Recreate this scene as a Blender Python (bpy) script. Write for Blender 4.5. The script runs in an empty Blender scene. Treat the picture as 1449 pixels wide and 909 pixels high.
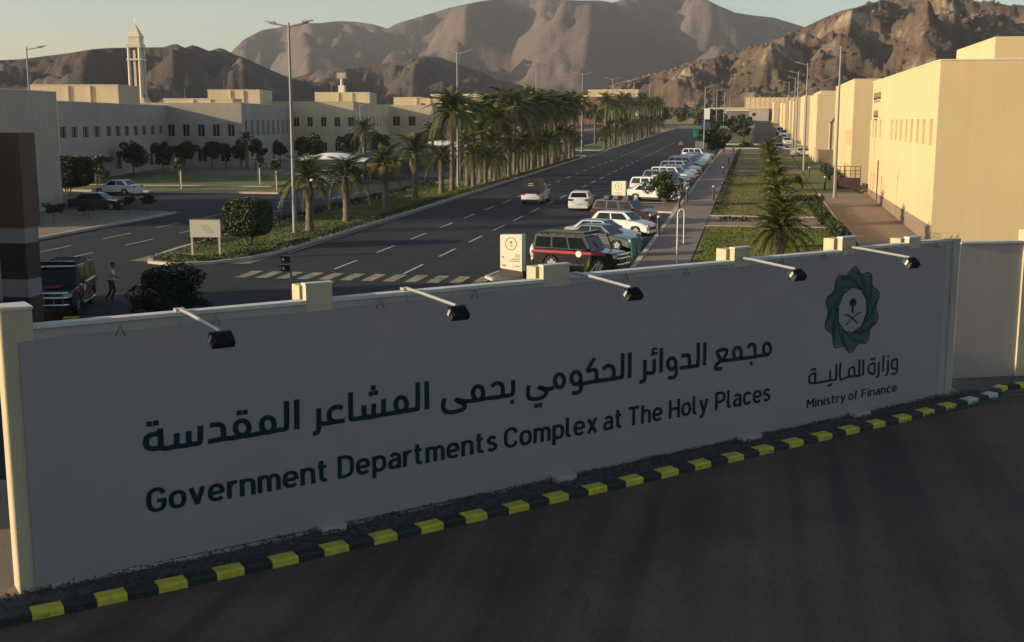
import bpy, bmesh, math, random
from mathutils import Vector, Matrix, noise as mn
import numpy as np
R=math.radians; PI=math.pi
rng=random.Random(7); nr=np.random.default_rng(7)
C=bpy.context.scene.collection; SC=bpy.context.scene
# ---------------------------------------------------------------- camera, sky, sun, exposure
S=0.0141852                                   # the whole street climbs gently away from the gate
def gz(y): return S*max(-60.0,min(y,640.0))
cam=bpy.data.cameras.new('camera'); co=bpy.data.objects.new('camera',cam); C.objects.link(co)
cam.sensor_width=36.0; cam.lens=36*1675/1449; cam.clip_start=.1; cam.clip_end=20000
co.location=(0,0,8.7); co.rotation_euler=(R(90-9.6065),0,R(11.4958)); SC.camera=co
HAZE=.00010
SUN_EL=13.0; SUN_AZ=245.5                     # compass bearing of the sun, clockwise from +Y
w=bpy.data.worlds.new('World'); SC.world=w; w.use_nodes=True
nt=w.node_tree; bg=nt.nodes['Background']; sk=nt.nodes.new('ShaderNodeTexSky'); sk.sky_type='NISHITA'
sk.sun_disc=False; sk.sun_elevation=R(SUN_EL); sk.sun_rotation=R(SUN_AZ); sk.dust_density=1.3; sk.air_density=1.0; sk.ozone_density=1.3
nt.links.new(sk.outputs[0],bg.inputs[0]); bg.inputs[1].default_value=0.12
sun=bpy.data.lights.new('sun','SUN'); so=bpy.data.objects.new('sun',sun); C.objects.link(so)
sun.energy=5.0; sun.angle=R(.5); sun.color=(1.0,.80,.52)
sd=Vector((math.sin(R(SUN_AZ))*math.cos(R(SUN_EL)),math.cos(R(SUN_AZ))*math.cos(R(SUN_EL)),math.sin(R(SUN_EL))))
so.rotation_euler=(-sd).to_track_quat('-Z','Y').to_euler()
SC.view_settings.view_transform='Standard'; SC.view_settings.look='None'; SC.view_settings.exposure=0.45; SC.view_settings.gamma=1.0
SC.cycles.max_bounces=6; SC.cycles.diffuse_bounces=3; SC.cycles.transparent_max_bounces=6; SC.cycles.volume_bounces=0
# ---------------------------------------------------------------- materials
def mat(name,col,rough=.8,var=.0,scale=1.0,metal=0.0,bump=0.0,bscale=None,spec=.5,col2=None,emit=None,detail=6,coat=0):
    m=bpy.data.materials.new(name); m.use_nodes=True; t=m.node_tree; b=t.nodes['Principled BSDF']
    b.inputs['Base Color'].default_value=(*col,1); b.inputs['Roughness'].default_value=rough; b.inputs['Metallic'].default_value=metal
    b.inputs['Specular IOR Level'].default_value=spec
    if coat: b.inputs['Coat Weight'].default_value=coat
    g=t.nodes.new('ShaderNodeNewGeometry')
    if var or col2:
        n=t.nodes.new('ShaderNodeTexNoise'); n.inputs['Scale'].default_value=scale; n.inputs['Detail'].default_value=detail; n.inputs['Roughness'].default_value=.62
        t.links.new(g.outputs['Position'],n.inputs['Vector'])
        cr=t.nodes.new('ShaderNodeValToRGB'); cr.color_ramp.elements[0].position=.32; cr.color_ramp.elements[1].position=.68
        c2=col2 if col2 else tuple(min(1,c*(1+var)) for c in col); c1=col if col2 else tuple(c*(1-var) for c in col)
        cr.color_ramp.elements[0].color=(*c1,1); cr.color_ramp.elements[1].color=(*c2,1)
        t.links.new(n.outputs['Fac'],cr.inputs[0]); t.links.new(cr.outputs[0],b.inputs['Base Color'])
    if bump:
        n2=t.nodes.new('ShaderNodeTexNoise'); n2.inputs['Scale'].default_value=bscale or scale*4; n2.inputs['Detail'].default_value=8
        t.links.new(g.outputs['Position'],n2.inputs['Vector'])
        bu=t.nodes.new('ShaderNodeBump'); bu.inputs['Strength'].default_value=bump; bu.inputs['Distance'].default_value=.05
        t.links.new(n2.outputs['Fac'],bu.inputs['Height']); t.links.new(bu.outputs[0],b.inputs['Normal'])
    return m
def asphalt(name,base):
    m=mat(name,base,.85,.22,.35,bump=.25,bscale=40,spec=.3); t=m.node_tree; b=t.nodes['Principled BSDF']
    cr=[n for n in t.nodes if n.type=='VALTORGB'][0]; g=[n for n in t.nodes if n.type=='NEW_GEOMETRY'][0]
    mp=t.nodes.new('ShaderNodeMapping'); mp.inputs['Scale'].default_value=(1.3,.05,1); t.links.new(g.outputs['Position'],mp.inputs[0])
    n=t.nodes.new('ShaderNodeTexNoise'); n.inputs['Scale'].default_value=1.0; n.inputs['Detail'].default_value=4; t.links.new(mp.outputs[0],n.inputs['Vector'])
    f=t.nodes.new('ShaderNodeTexNoise'); f.inputs['Scale'].default_value=14; f.inputs['Detail'].default_value=3; t.links.new(g.outputs['Position'],f.inputs['Vector'])
    r1=t.nodes.new('ShaderNodeMapRange'); r1.inputs[1].default_value=.3; r1.inputs[2].default_value=.7; r1.inputs[3].default_value=.72; r1.inputs[4].default_value=1.35; t.links.new(n.outputs['Fac'],r1.inputs[0])
    r2=t.nodes.new('ShaderNodeMapRange'); r2.inputs[1].default_value=.3; r2.inputs[2].default_value=.7; r2.inputs[3].default_value=.8; r2.inputs[4].default_value=1.2; t.links.new(f.outputs['Fac'],r2.inputs[0])
    mu=t.nodes.new('ShaderNodeMath'); mu.operation='MULTIPLY'; t.links.new(r1.outputs[0],mu.inputs[0]); t.links.new(r2.outputs[0],mu.inputs[1])
    vm=t.nodes.new('ShaderNodeVectorMath'); vm.operation='SCALE'; t.links.new(cr.outputs[0],vm.inputs[0]); t.links.new(mu.outputs[0],vm.inputs['Scale'])
    # thin crack network in the surface
    vo=t.nodes.new('ShaderNodeTexVoronoi'); vo.feature='DISTANCE_TO_EDGE'; vo.inputs['Scale'].default_value=.22
    wv=t.nodes.new('ShaderNodeTexNoise'); wv.inputs['Scale'].default_value=1.1; wv.inputs['Detail'].default_value=5; t.links.new(g.outputs['Position'],wv.inputs['Vector'])
    ad=t.nodes.new('ShaderNodeVectorMath'); ad.operation='MULTIPLY_ADD'; ad.inputs[1].default_value=(2.2,2.2,0); t.links.new(wv.outputs['Color'],ad.inputs[0]); t.links.new(g.outputs['Position'],ad.inputs[2]); t.links.new(ad.outputs[0],vo.inputs['Vector'])
    r3=t.nodes.new('ShaderNodeMapRange'); r3.inputs[1].default_value=.0; r3.inputs[2].default_value=.006; r3.inputs[3].default_value=.72; r3.inputs[4].default_value=1.0; t.links.new(vo.outputs['Distance'],r3.inputs[0])
    v2=t.nodes.new('ShaderNodeVectorMath'); v2.operation='SCALE'; t.links.new(vm.outputs[0],v2.inputs[0]); t.links.new(r3.outputs[0],v2.inputs['Scale'])
    t.links.new(v2.outputs[0],b.inputs['Base Color']); return m
def stained(name,base,streak=.25,scale=.5):
    """painted plaster with faint rain streaks and dusty mottling of its own"""
    m=mat(name,base,.9,.07,scale,bump=.12,bscale=25,spec=.25); t=m.node_tree; b=t.nodes['Principled BSDF']
    cr=[n for n in t.nodes if n.type=='VALTORGB'][0]; g=[n for n in t.nodes if n.type=='NEW_GEOMETRY'][0]
    mp=t.nodes.new('ShaderNodeMapping'); mp.inputs['Scale'].default_value=(2.2,2.2,.12); t.links.new(g.outputs['Position'],mp.inputs[0])
    n=t.nodes.new('ShaderNodeTexNoise'); n.inputs['Scale'].default_value=1.0; n.inputs['Detail'].default_value=7; t.links.new(mp.outputs[0],n.inputs['Vector'])
    r1=t.nodes.new('ShaderNodeMapRange'); r1.inputs[1].default_value=.35; r1.inputs[2].default_value=.75; r1.inputs[3].default_value=1.0; r1.inputs[4].default_value=1-streak; t.links.new(n.outputs['Fac'],r1.inputs[0])
    vm=t.nodes.new('ShaderNodeVectorMath'); vm.operation='SCALE'; t.links.new(cr.outputs[0],vm.inputs[0]); t.links.new(r1.outputs[0],vm.inputs['Scale'])
    t.links.new(vm.outputs[0],b.inputs['Base Color']); return m
M={}
M['sand']=mat('sandy_soil',(.20,.15,.10),.95,.25,.08,bump=.4,bscale=3)
M['asphalt']=asphalt('asphalt',(.016,.0165,.019)); M['asphalt2']=asphalt('asphalt_front',(.080,.057,.043))
M['paint']=mat('road_paint',(.42,.41,.38),.8,.35,3); M['pyellow']=mat('worn_yellow_road_paint',(.24,.21,.12),.8,.45,2)
M['kerb']=mat('kerb_concrete',(.40,.36,.29),.85,.15,1.5,bump=.2,bscale=20)
M['paving']=mat('paving',(.17,.135,.115),.85,.12,2,bump=.2,bscale=15)
M['paving2']=mat('tan_paving',(.20,.145,.10),.85,.12,1,bump=.2,bscale=15)
M['grass']=mat('lawn',(.06,.085,.014),.95,0,.35,col2=(.14,.15,.028),bump=1.0,bscale=9)
M['grass2']=mat('dry_lawn',(.155,.13,.04),.95,0,.25,col2=(.09,.105,.018),bump=1.0,bscale=9)
M['cover']=mat('ground_cover',(.028,.038,.009),.8,.35,2)
M['leafdark']=mat('dark_leaf',(.014,.025,.008),.7,.4,2,spec=.3)
M['leaf']=mat('leaf',(.035,.052,.013),.6,.4,2,spec=.35)
M['leaflit']=mat('light_leaf',(.075,.09,.022),.6,.3,2,spec=.35)
M['palm']=mat('palm_frond',(.066,.078,.018),.55,.45,.6,spec=.35)
M['palm2']=mat('fresh_palm_frond',(.075,.088,.016),.55,.35,.8,spec=.35)
M['palmdry']=mat('dry_palm_frond',(.17,.12,.06),.8,.25,1)
M['bark']=mat('bark',(.125,.10,.075),.95,.35,3,bump=.6,bscale=12)
M['cream']=stained('cream_render',(.53,.41,.24),.05,.12); M['cream2']=stained('pale_cream_render',(.55,.43,.265),.05,.12)
M['lefttan']=stained('beige_render',(.62,.49,.32),.10,.2); M['leftgrey']=stained('grey_beige_render',(.41,.345,.295),.10,.2)
M['trim']=mat('pale_trim',(.62,.55,.42),.8,.08,1)
M['glass']=mat('window_glass',(.010,.011,.014),.18,spec=.4); M['maroon']=mat('maroon_glass',(.045,.008,.014),.15,spec=.6)
M['louver']=mat('tan_louvre',(.40,.33,.16),.8,.05,1)
M['wallwhite']=stained('wall_render',(.40,.36,.31),.12,.6); M['coping']=mat('coping',(.52,.50,.45),.8,.1,1.5)
M['banner']=mat('banner_vinyl',(.31,.265,.255),.75,.03,.5,bump=.04,bscale=3,spec=.2)
M['ink']=mat('dark_teal_print',(.003,.022,.024),.7,spec=.2); M['ink2']=mat('slate_print',(.085,.125,.12),.7,spec=.2); M['ink3']=mat('slate_teal_print',(.025,.062,.062),.7,spec=.2)
M['tanpillar']=stained('pillar_render',(.50,.42,.28),.12,.8)
M['black']=mat('black_plastic',(.008,.008,.009),.45); M['steel']=mat('galvanised_steel',(.42,.42,.41),.45,.08,2,metal=.6)
M['pole']=mat('grey_pole_paint',(.20,.20,.20),.55,.08,1); M['lens']=mat('lamp_lens',(.55,.56,.58),.2)
M['kyellow']=mat('kerb_yellow',(.50,.42,.03),.7,.22,5,bump=.4,bscale=18); M['kblack']=mat('kerb_black',(.010,.018,.016),.65,.3,5,bump=.4,bscale=18)
M['kwhite']=mat('kerb_worn_white',(.42,.46,.42),.8,.2,5,bump=.4,bscale=18)
M['gravel']=mat('grey_gravel',(.085,.08,.075),.95,.45,4,bump=.8,bscale=30)
M['stone']=mat('pale_stone',(.55,.50,.40),.85,.08,.5)
M['brown']=mat('brown_cladding',(.06,.034,.024),.6,.12,.4); M['colwhite']=mat('column_white',(.22,.205,.205),.75,.08,1); M['colblack']=mat('column_black',(.015,.014,.013),.6,.15,1)
M['tyre']=mat('tyre_rubber',(.012,.012,.012),.8); M['rim']=mat('alloy_rim',(.45,.45,.45),.3,metal=.7)
M['carglass']=mat('car_glass',(.006,.009,.010),.12,spec=.35); M['chrome']=mat('chrome',(.6,.6,.6),.2,metal=1)
M['lampglass']=mat('headlight_glass',(.55,.56,.55),.12); M['red']=mat('red_lamp',(.25,.01,.01),.3)
M['plate']=mat('number_plate',(.5,.5,.48),.5)
M['signcream']=mat('sign_panel',(.62,.60,.48),.45,.05,1); M['signmark']=mat('sign_print',(.20,.20,.10),.6); M['signdark']=mat('sign_plinth',(.03,.025,.02),.6)
M['canvas']=mat('canopy_fabric',(.78,.72,.66),.85,.06,.3); M['green']=mat('green_sign',(.0,.30,.16),.4); M['blue']=mat('blue_sign',(.02,.06,.20),.4)
M['teal']=mat('teal_panel',(.01,.16,.17),.5); M['white']=mat('white_paint',(.62,.62,.60),.5,.06,2); M['redsign']=mat('red_border',(.4,.05,.04),.5)
M['skin']=mat('skin',(.20,.11,.07),.7); M['shirt']=mat('white_shirt',(.50,.48,.46),.85,.06,5); M['trouser']=mat('dark_trousers',(.03,.032,.036),.85); M['hair']=mat('hair',(.008,.007,.006),.8)
M['roofstuff']=mat('roof_equipment',(.30,.27,.22),.8,.1,1); M['darkmetal']=mat('dark_metal',(.03,.03,.03),.5); M['redbrown']=mat('red_brown_render',(.22,.10,.07),.9,.2,.5)
def paint(name,col,rough=.28,metal=.2): 
    m=mat(name,col,rough,.04,2,metal=metal,coat=.6); return m
# ---------------------------------------------------------------- mesh helpers
class MB:
    def __init__(s): s.v=[]; s.f=[]; s.mi=[]; s.cur=0
    def add(s,vs,fs):
        o=len(s.v); s.v+= [tuple(p) for p in vs]; s.f+=[tuple(i+o for i in f) for f in fs]; s.mi+=[s.cur]*len(fs); return s
    def box(s,x0,x1,y0,y1,z0,z1,rot=None,org=None):
        vs=[Vector((x,y,z)) for x in (x0,x1) for y in (y0,y1) for z in (z0,z1)]
        if rot is not None:
            c=Vector(org or ((x0+x1)/2,(y0+y1)/2,(z0+z1)/2)); vs=[rot@(p-c)+c for p in vs]
        return s.add(vs,[(0,1,3,2),(4,6,7,5),(0,4,5,1),(2,3,7,6),(0,2,6,4),(1,5,7,3)])
    def obox(s,o,ux,uy,uz,a0,a1,b0,b1,c0,c1):
        """box in a frame: origin o, axes ux,uy,uz"""
        o,ux,uy,uz=map(Vector,(o,ux,uy,uz)); vs=[o+ux*a+uy*b+uz*c for a in (a0,a1) for b in (b0,b1) for c in (c0,c1)]
        return s.add(vs,[(0,1,3,2),(4,6,7,5),(0,4,5,1),(2,3,7,6),(0,2,6,4),(1,5,7,3)])
    def tube(s,pts,r,k=8,caps=True):
        pts=[Vector(p) for p in pts]; rs=r if isinstance(r,(list,tuple)) else [r]*len(pts); o=len(s.v); vs=[]; fs=[]
        for i,p in enumerate(pts):
            d=(pts[min(i+1,len(pts)-1)]-pts[max(i-1,0)]).normalized(); a=d.orthogonal().normalized() if i==0 else (a-d*a.dot(d)).normalized(); b=d.cross(a)
            for j in range(k): t=2*PI*j/k; vs.append(p+(a*math.cos(t)+b*math.sin(t))*rs[i])
        n=len(pts)
        for i in range(n-1):
            for j in range(k): fs.append((i*k+j,i*k+(j+1)%k,(i+1)*k+(j+1)%k,(i+1)*k+j))
        if caps: fs+= [tuple(range(k))[::-1],tuple((n-1)*k+j for j in range(k))]
        return s.add(vs,fs)
    def quad(s,a,b,c,d): return s.add([a,b,c,d],[(0,1,2,3)])
    def prism(s,poly,z0,z1,zf=None):
        """polygon in xy (counter-clockwise) extruded; heights ride on the ground slope when zf is given"""
        n=len(poly); zf=zf or (lambda y:0); vs=[(x,y,z0+zf(y)) for x,y in poly]+[(x,y,z1+zf(y)) for x,y in poly]
        return s.add(vs,[tuple(range(n))[::-1],tuple(range(n,2*n))]+[(i,(i+1)%n,n+(i+1)%n,n+i) for i in range(n)])
    def ellip(s,c,r,nu=12,nv=8):
        vs=[];fs=[]
        for i in range(nv+1):
            t=PI*i/nv
            for j in range(nu): p=2*PI*j/nu; vs.append((c[0]+r[0]*math.sin(t)*math.cos(p),c[1]+r[1]*math.sin(t)*math.sin(p),c[2]+r[2]*math.cos(t)))
        for i in range(nv):
            for j in range(nu): fs.append((i*nu+j,i*nu+nu+j,i*nu+nu+(j+1)%nu,i*nu+(j+1)%nu))
        return s.add(vs,fs)
    def mesh(s,name,mats,smooth=None):
        me=bpy.data.meshes.new(name); me.from_pydata(s.v,[],s.f)
        for m in (mats if isinstance(mats,(list,tuple)) else [mats]): me.materials.append(M[m] if isinstance(m,str) else m)
        if any(s.mi): me.polygons.foreach_set('material_index',s.mi)
        if smooth:
            me.polygons.foreach_set('use_smooth',[True]*len(s.f)); me.set_sharp_from_angle(angle=R(smooth))
        me.update(); return me
    def build(s,name,mats,parent=None,smooth=None,loc=None,kind=None,label=None):
        return link(name,s.mesh(name,mats,smooth),parent,loc,kind=kind,label=label)
def link(name,me,parent=None,loc=None,rz=0,scale=None,kind=None,label=None):
    o=bpy.data.objects.new(name,me); C.objects.link(o)
    if parent: o.parent=parent
    if loc is not None: o.location=loc
    if rz: o.rotation_euler=(0,0,rz)
    if scale: o.scale=(scale,)*3 if not isinstance(scale,(tuple,list)) else scale
    if kind: o['kind']=kind
    if label: o['label']=label
    return o
def thing(name,label,cat,loc=(0,0,0),rz=0,group=None,scale=None):
    o=bpy.data.objects.new(name,None); C.objects.link(o); o.empty_display_size=.2
    o.location=loc; o.rotation_euler=(0,0,rz); o['label']=label; o['category']=cat
    if group: o['group']=group
    if scale: o.scale=(scale,)*3
    return o
def tag(o,label,cat,group=None):
    o['label']=label; o['category']=cat
    if group: o['group']=group
    return o
def copy_tree(o,parent=None,only=None):
    c=o.copy(); C.objects.link(c); c.parent=parent
    for ch in list(o.children): copy_tree(ch,c)
    return c
def instance(proto,loc,rz,label,scale=None,group=None):
    c=copy_tree(proto); c.location=loc; c.rotation_euler=(0,0,rz); c['label']=label
    if scale: c.scale=(scale,)*3
    if group: c['group']=group
    return c
def kill(o):
    for ch in list(o.children): kill(ch)
    bpy.data.objects.remove(o)
def npmesh(name,V,F,mats,mi=None):
    me=bpy.data.meshes.new(name); me.vertices.add(len(V)); me.vertices.foreach_set('co',V.astype(np.float32).ravel())
    k=F.shape[1]; me.loops.add(F.size); me.loops.foreach_set('vertex_index',F.astype(np.int32).ravel()); me.polygons.add(len(F))
    me.polygons.foreach_set('loop_start',np.arange(0,F.size,k,dtype=np.int32))
    for m in (mats if isinstance(mats,(list,tuple)) else [mats]): me.materials.append(M[m] if isinstance(m,str) else m)
    if mi is not None: me.polygons.foreach_set('material_index',mi.astype(np.int32))
    me.update(calc_edges=True); me.validate(); return me
def leaves(P,size,name,mats,mi=None,up=0.0,asp=.55):
    """leaf-sized diamonds at points P, random directions"""
    n=len(P); a=nr.normal(size=(n,3)); a[:,2]*=.7; a/=np.linalg.norm(a,axis=1)[:,None]; b=nr.normal(size=(n,3)); b-=a*(a*b).sum(1)[:,None]; b/=np.linalg.norm(b,axis=1)[:,None]
    s=size*nr.uniform(.6,1.35,size=(n,1)); V=np.stack([P-a*s,P-b*s*asp,P+a*s,P+b*s*asp],1).reshape(-1,3); F=np.arange(4*n).reshape(n,4)
    return npmesh(name,V,F,mats,mi)
def blob_points(n,r,clumps=14,cr=.36,box=None,flat=1.0):
    """points gathered in clumps through a crown's volume, so that gaps stay open"""
    out=[]
    for _ in range(clumps):
        d=nr.normal(size=3); d/=np.linalg.norm(d); c=d*nr.uniform(.2,1.0)
        if box: c=nr.uniform(-1,1,3)
        q=nr.normal(size=(max(3,n//clumps),3)); q/=np.linalg.norm(q,axis=1)[:,None]; q*=nr.uniform(.45,1,size=(len(q),1))**.5*cr*nr.uniform(.7,1.25)
        out.append(c+q)
    P=np.concatenate(out)*np.array(r); return P
def strip_sheet(name,x0,x1,y0,y1,dz,m,kind='structure',parent=None,ny=None):
    ny=ny or max(1,int((y1-y0)/20)); ys=[y0+(y1-y0)*i/ny for i in range(ny+1)]; mb=MB()
    for i in range(ny): mb.quad((x0,ys[i],gz(ys[i])+dz),(x1,ys[i],gz(ys[i])+dz),(x1,ys[i+1],gz(ys[i+1])+dz),(x0,ys[i+1],gz(ys[i+1])+dz))
    return mb.build(name,m,parent,kind=None if parent else kind)
def slab(name,poly,h,m,kind='structure',parent=None):
    return MB().prism(poly,-.3,h,gz).build(name,m,parent,kind=None if parent else kind)
ORD=['first','second','third','fourth','fifth','sixth','seventh','eighth','ninth','tenth','eleventh','twelfth','thirteenth','fourteenth','fifteenth','sixteenth','seventeenth','eighteenth','nineteenth','twentieth','twenty-first','twenty-second','twenty-third','twenty-fourth','twenty-fifth','twenty-sixth','twenty-seventh','twenty-eighth','twenty-ninth','thirtieth']
# ---------------------------------------------------------------- ground, roads, kerbs
mb=MB(); ys=[-120,-60,0,60,150,300,450,640,1500,4000,9000]
for i in range(len(ys)-1): mb.quad((-6000,ys[i],gz(ys[i])),(6000,ys[i],gz(ys[i])),(6000,ys[i+1],gz(ys[i+1])),(-6000,ys[i+1],gz(ys[i+1])))
mb.build('ground','sand',kind='structure')
strip_sheet('cross_street',-44,-6.3,24,61,.012,'asphalt')
strip_sheet('main_road',-27.3,-6.3,61,420,.012,'asphalt')
strip_sheet('service_road',-46.0,-34.6,61,400,.012,'asphalt')
strip_sheet('side_street',-110,-46.0,90,110,.012,'asphalt')
strip_sheet('median_gap',-34.6,-27.3,199,222,.012,'asphalt')
strip_sheet('parallel_street',-.5,6.6,236,600,.012,'asphalt')
strip_sheet('road_gap',-6.3,-.5,236,256,.012,'asphalt')
slab('left_verge',[(-75,44),(-46.1,44),(-46.1,88.6),(-47.2,89.8),(-75,89.8)],.11,'sand')
# front asphalt: one sheet from below the camera to the painted kerb and the gate
MB().add([(x,y,gz(y)+.008) for x,y in [(-60,-40),(60,-40),(60,60),(7.4,37),(-12.3,17.2),(-16,13),(-60,13)]],[(0,1,2,3,4,5,6)]).build('front_road','asphalt2',kind='structure')
# median islands, with kerb stones
def round_end(x0,x1,y0,y1,r=3.4,k=8):
    pts=[(x1,y0+r),(x1,y1-r)]
    cx=(x0+x1)/2; rx=(x1-x0)/2
    top=[(cx+rx*math.cos(t),y1-r+r*math.sin(t)) for t in [PI*i/k for i in range(1,k)]]
    bot=[(cx+rx*math.cos(t),y0+r+r*math.sin(t)) for t in [PI+PI*i/k for i in range(1,k)]]
    return pts+top+[(x0,y1-r),(x0,y0+r)]+bot
def offset_poly(poly,d):
    n=len(poly); out=[]
    for i in range(n):
        a,b,c=Vector(poly[i-1]),Vector(poly[i]),Vector(poly[(i+1)%n]); n1=(b-a).normalized(); n2=(c-b).normalized(); m=Vector((-(n1.y+n2.y),n1.x+n2.x)); m=m/max(.2,m.length); out.append(tuple(b+m*d))
    return out
def kerb_ring(name,poly,h,parent=None,wd=.3):
    inn=offset_poly(poly,wd); n=len(poly); mb=MB()
    for i in range(n):
        j=(i+1)%n; a,b,c,d=poly[i],poly[j],inn[j],inn[i]
        vs=[(p[0],p[1],gz(p[1])+z) for z in (-.1,h) for p in (a,b,c,d)]
        mb.add(vs,[(4,5,6,7),(0,1,5,4),(1,2,6,5),(2,3,7,6),(3,0,4,7)])
    return mb.build(name,'kerb',parent,kind=None if parent else 'structure')
med1=[(-27.4,66.5),(-27.3,197)]+[(-28.2,199),(-33.8,199),(-34.6,197),(-34.7,72),(-34.3,66),(-33.8,61.8),(-32.9,60.1),(-31.2,59.5),(-29.2,60.4),(-28.0,62.6)]
med2=[(-27.3,224),(-27.3,372),(-29.5,384),(-34.6,384),(-34.6,224),(-33.8,222),(-28.2,222)]
for nm,p in (('median',med1),('far_median',med2)):
    slab(nm,offset_poly(p,.15),.13,'grass'); kerb_ring('median_kerb',p,.16)
strip_sheet('median_dry_band',-30.2,-28.0,125,196,.137,'grass2')
# pavement by the parked cars, lawns, cross paths
pav=slab('pavement',[(-6.0,40),(-3.3,40),(-3.3,230),(-6.0,230)],.13,'paving')
mb=MB(); 
for i in range(95):
    y=44+i*2.0; mb.box(-6.3,-6.02,y,y+1.96,gz(y)-.1,gz(y)+.165)
mb.build('pavement_kerb','kerb',kind='structure')
strip_sheet('kerb_gutter',-7.05,-6.3,84,200,.03,'colblack')
slab('lawn',[(-3.2,42),(6.1,42),(6.1,85),(-3.2,85)],.12,'grass')
slab('lawn',[(-3.2,93),(5.9,93),(5.9,232),(-3.2,232)],.12,'grass2')
slab('cross_path',[(-3.25,85.2),(6.0,85.2),(6.0,92.8),(-3.25,92.8)],.10,'paving2')
slab('building_path',[(6.2,40),(10.6,40),(10.6,118.5),(6.2,118.5)],.11,'paving2')
slab('lawn',[(6.0,119),(9.9,119),(9.9,232),(6.0,232)],.12,'grass')
slab('right_apron',[(10.6,40),(70,40),(70,600),(10.6,600)],.10,'paving2')
mb=MB()
for a in ((6.05,6.2,42,118),(-3.3,6.0,84.9,85.15),(-3.3,6.0,92.85,93.1)): mb.add([(x,y,gz(y)+z) for z in (0,.17) for x,y in ((a[0],a[2]),(a[1],a[2]),(a[1],a[3]),(a[0],a[3]))],[(4,5,6,7),(0,1,5,4),(1,2,6,5),(2,3,7,6),(3,0,4,7)])
mb.build('lawn_kerb','kerb',kind='structure')
mb=MB()
for y in (232.2,256.2): mb.box(-6.3,9.9,y,y+.45,gz(y)-.1,gz(y)+.32)
mb.build('street_kerb','kerb',kind='structure')
slab('far_lawn',[(-6.3,257),(-1.0,257),(-1.0,420),(-6.3,420)],.12,'grass')
# left lawns
slab('left_lawn',[(-90,110.5),(-46,110.5),(-46,118),(-90,118)],.13,'grass')
slab('left_lawn',[(-90,118.6),(-50,118.6),(-50,141),(-90,141)],.13,'grass')
slab('left_path',[(-110,141.2),(-50,141.2),(-50,146),(-110,146)],.10,'paving')
mb=MB()
mb.add([(x,y,gz(y)+z) for z in (0,.19) for x,y in ((-90,110.1),(-45.9,110.1),(-45.9,110.45),(-90,110.45))],[(4,5,6,7),(0,1,5,4),(1,2,6,5),(2,3,7,6),(3,0,4,7)])
mb.add([(x,y,gz(y)+z) for z in (0,.18) for x,y in ((-46.05,44),(-45.75,44),(-45.75,88.6),(-46.05,88.6))],[(4,5,6,7),(0,1,5,4),(1,2,6,5),(2,3,7,6),(3,0,4,7)])
mb.add([(x,y,gz(y)+z) for z in (0,.18) for x,y in ((-90,118.1),(-50,118.1),(-50,118.5),(-90,118.5))],[(4,5,6,7),(0,1,5,4),(1,2,6,5),(2,3,7,6),(3,0,4,7)])
mb.build('verge_kerb','kerb',kind='structure')
# painted markings: each dash and each zebra bar is a piece
mk=bpy.data.objects.new('lane_markings',None); C.objects.link(mk); mk['kind']='structure'
def dash(x,y,l,w_=.14,m='paint',dz=.022):
    return MB().quad((x-w_/2,y,gz(y)+dz),(x+w_/2,y,gz(y)+dz),(x+w_/2,y+l,gz(y+l)+dz),(x-w_/2,y+l,gz(y+l)+dz)).build('dash',m,mk)
for i in range(32): dash(-21.85,59.8+7.25*i,3.7)
for i in range(30): dash(-17.7,58.7+7.25*i,3.8)
for i in range(8): dash(-38.6,60.5+7.3*i,3.6,.12)
for i in range(6): dash(-41.9,63.5+7.3*i,3.6,.12)
dash(-27.0,66,300,.12); 
zb=bpy.data.objects.new('zebra_crossing',None); C.objects.link(zb); zb['kind']='structure'
for i in range(12):
    x=-25.9+1.13*i; MB().quad((x,56.0,gz(56)+.022),(x+.6,56.0,gz(56)+.022),(x+.6,58.4,gz(58.4)+.022),(x,58.4,gz(58.4)+.022)).build('zebra_bar','pyellow',zb)
# island with the bush between the parked cars
isl=[(-6.35,95.5),(-6.35,105),(-9.5,104.6),(-11.4,103.6),(-12.6,101.5),(-12.4,99.8),(-9.5,97)]
slab('parking_island',offset_poly(isl,.12),.12,'sand'); kerb_ring('parking_island_kerb',isl,.15,wd=.2)
isl2=[(-9.8,56.2),(-6.5,56.2),(-6.5,59.6),(-12.9,59.9),(-13.2,58.0),(-12.4,56.7)]
slab('corner_island',offset_poly(isl2,.12),.12,'paving2'); kerb_ring('corner_island_kerb',isl2,.15,wd=.2)
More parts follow.
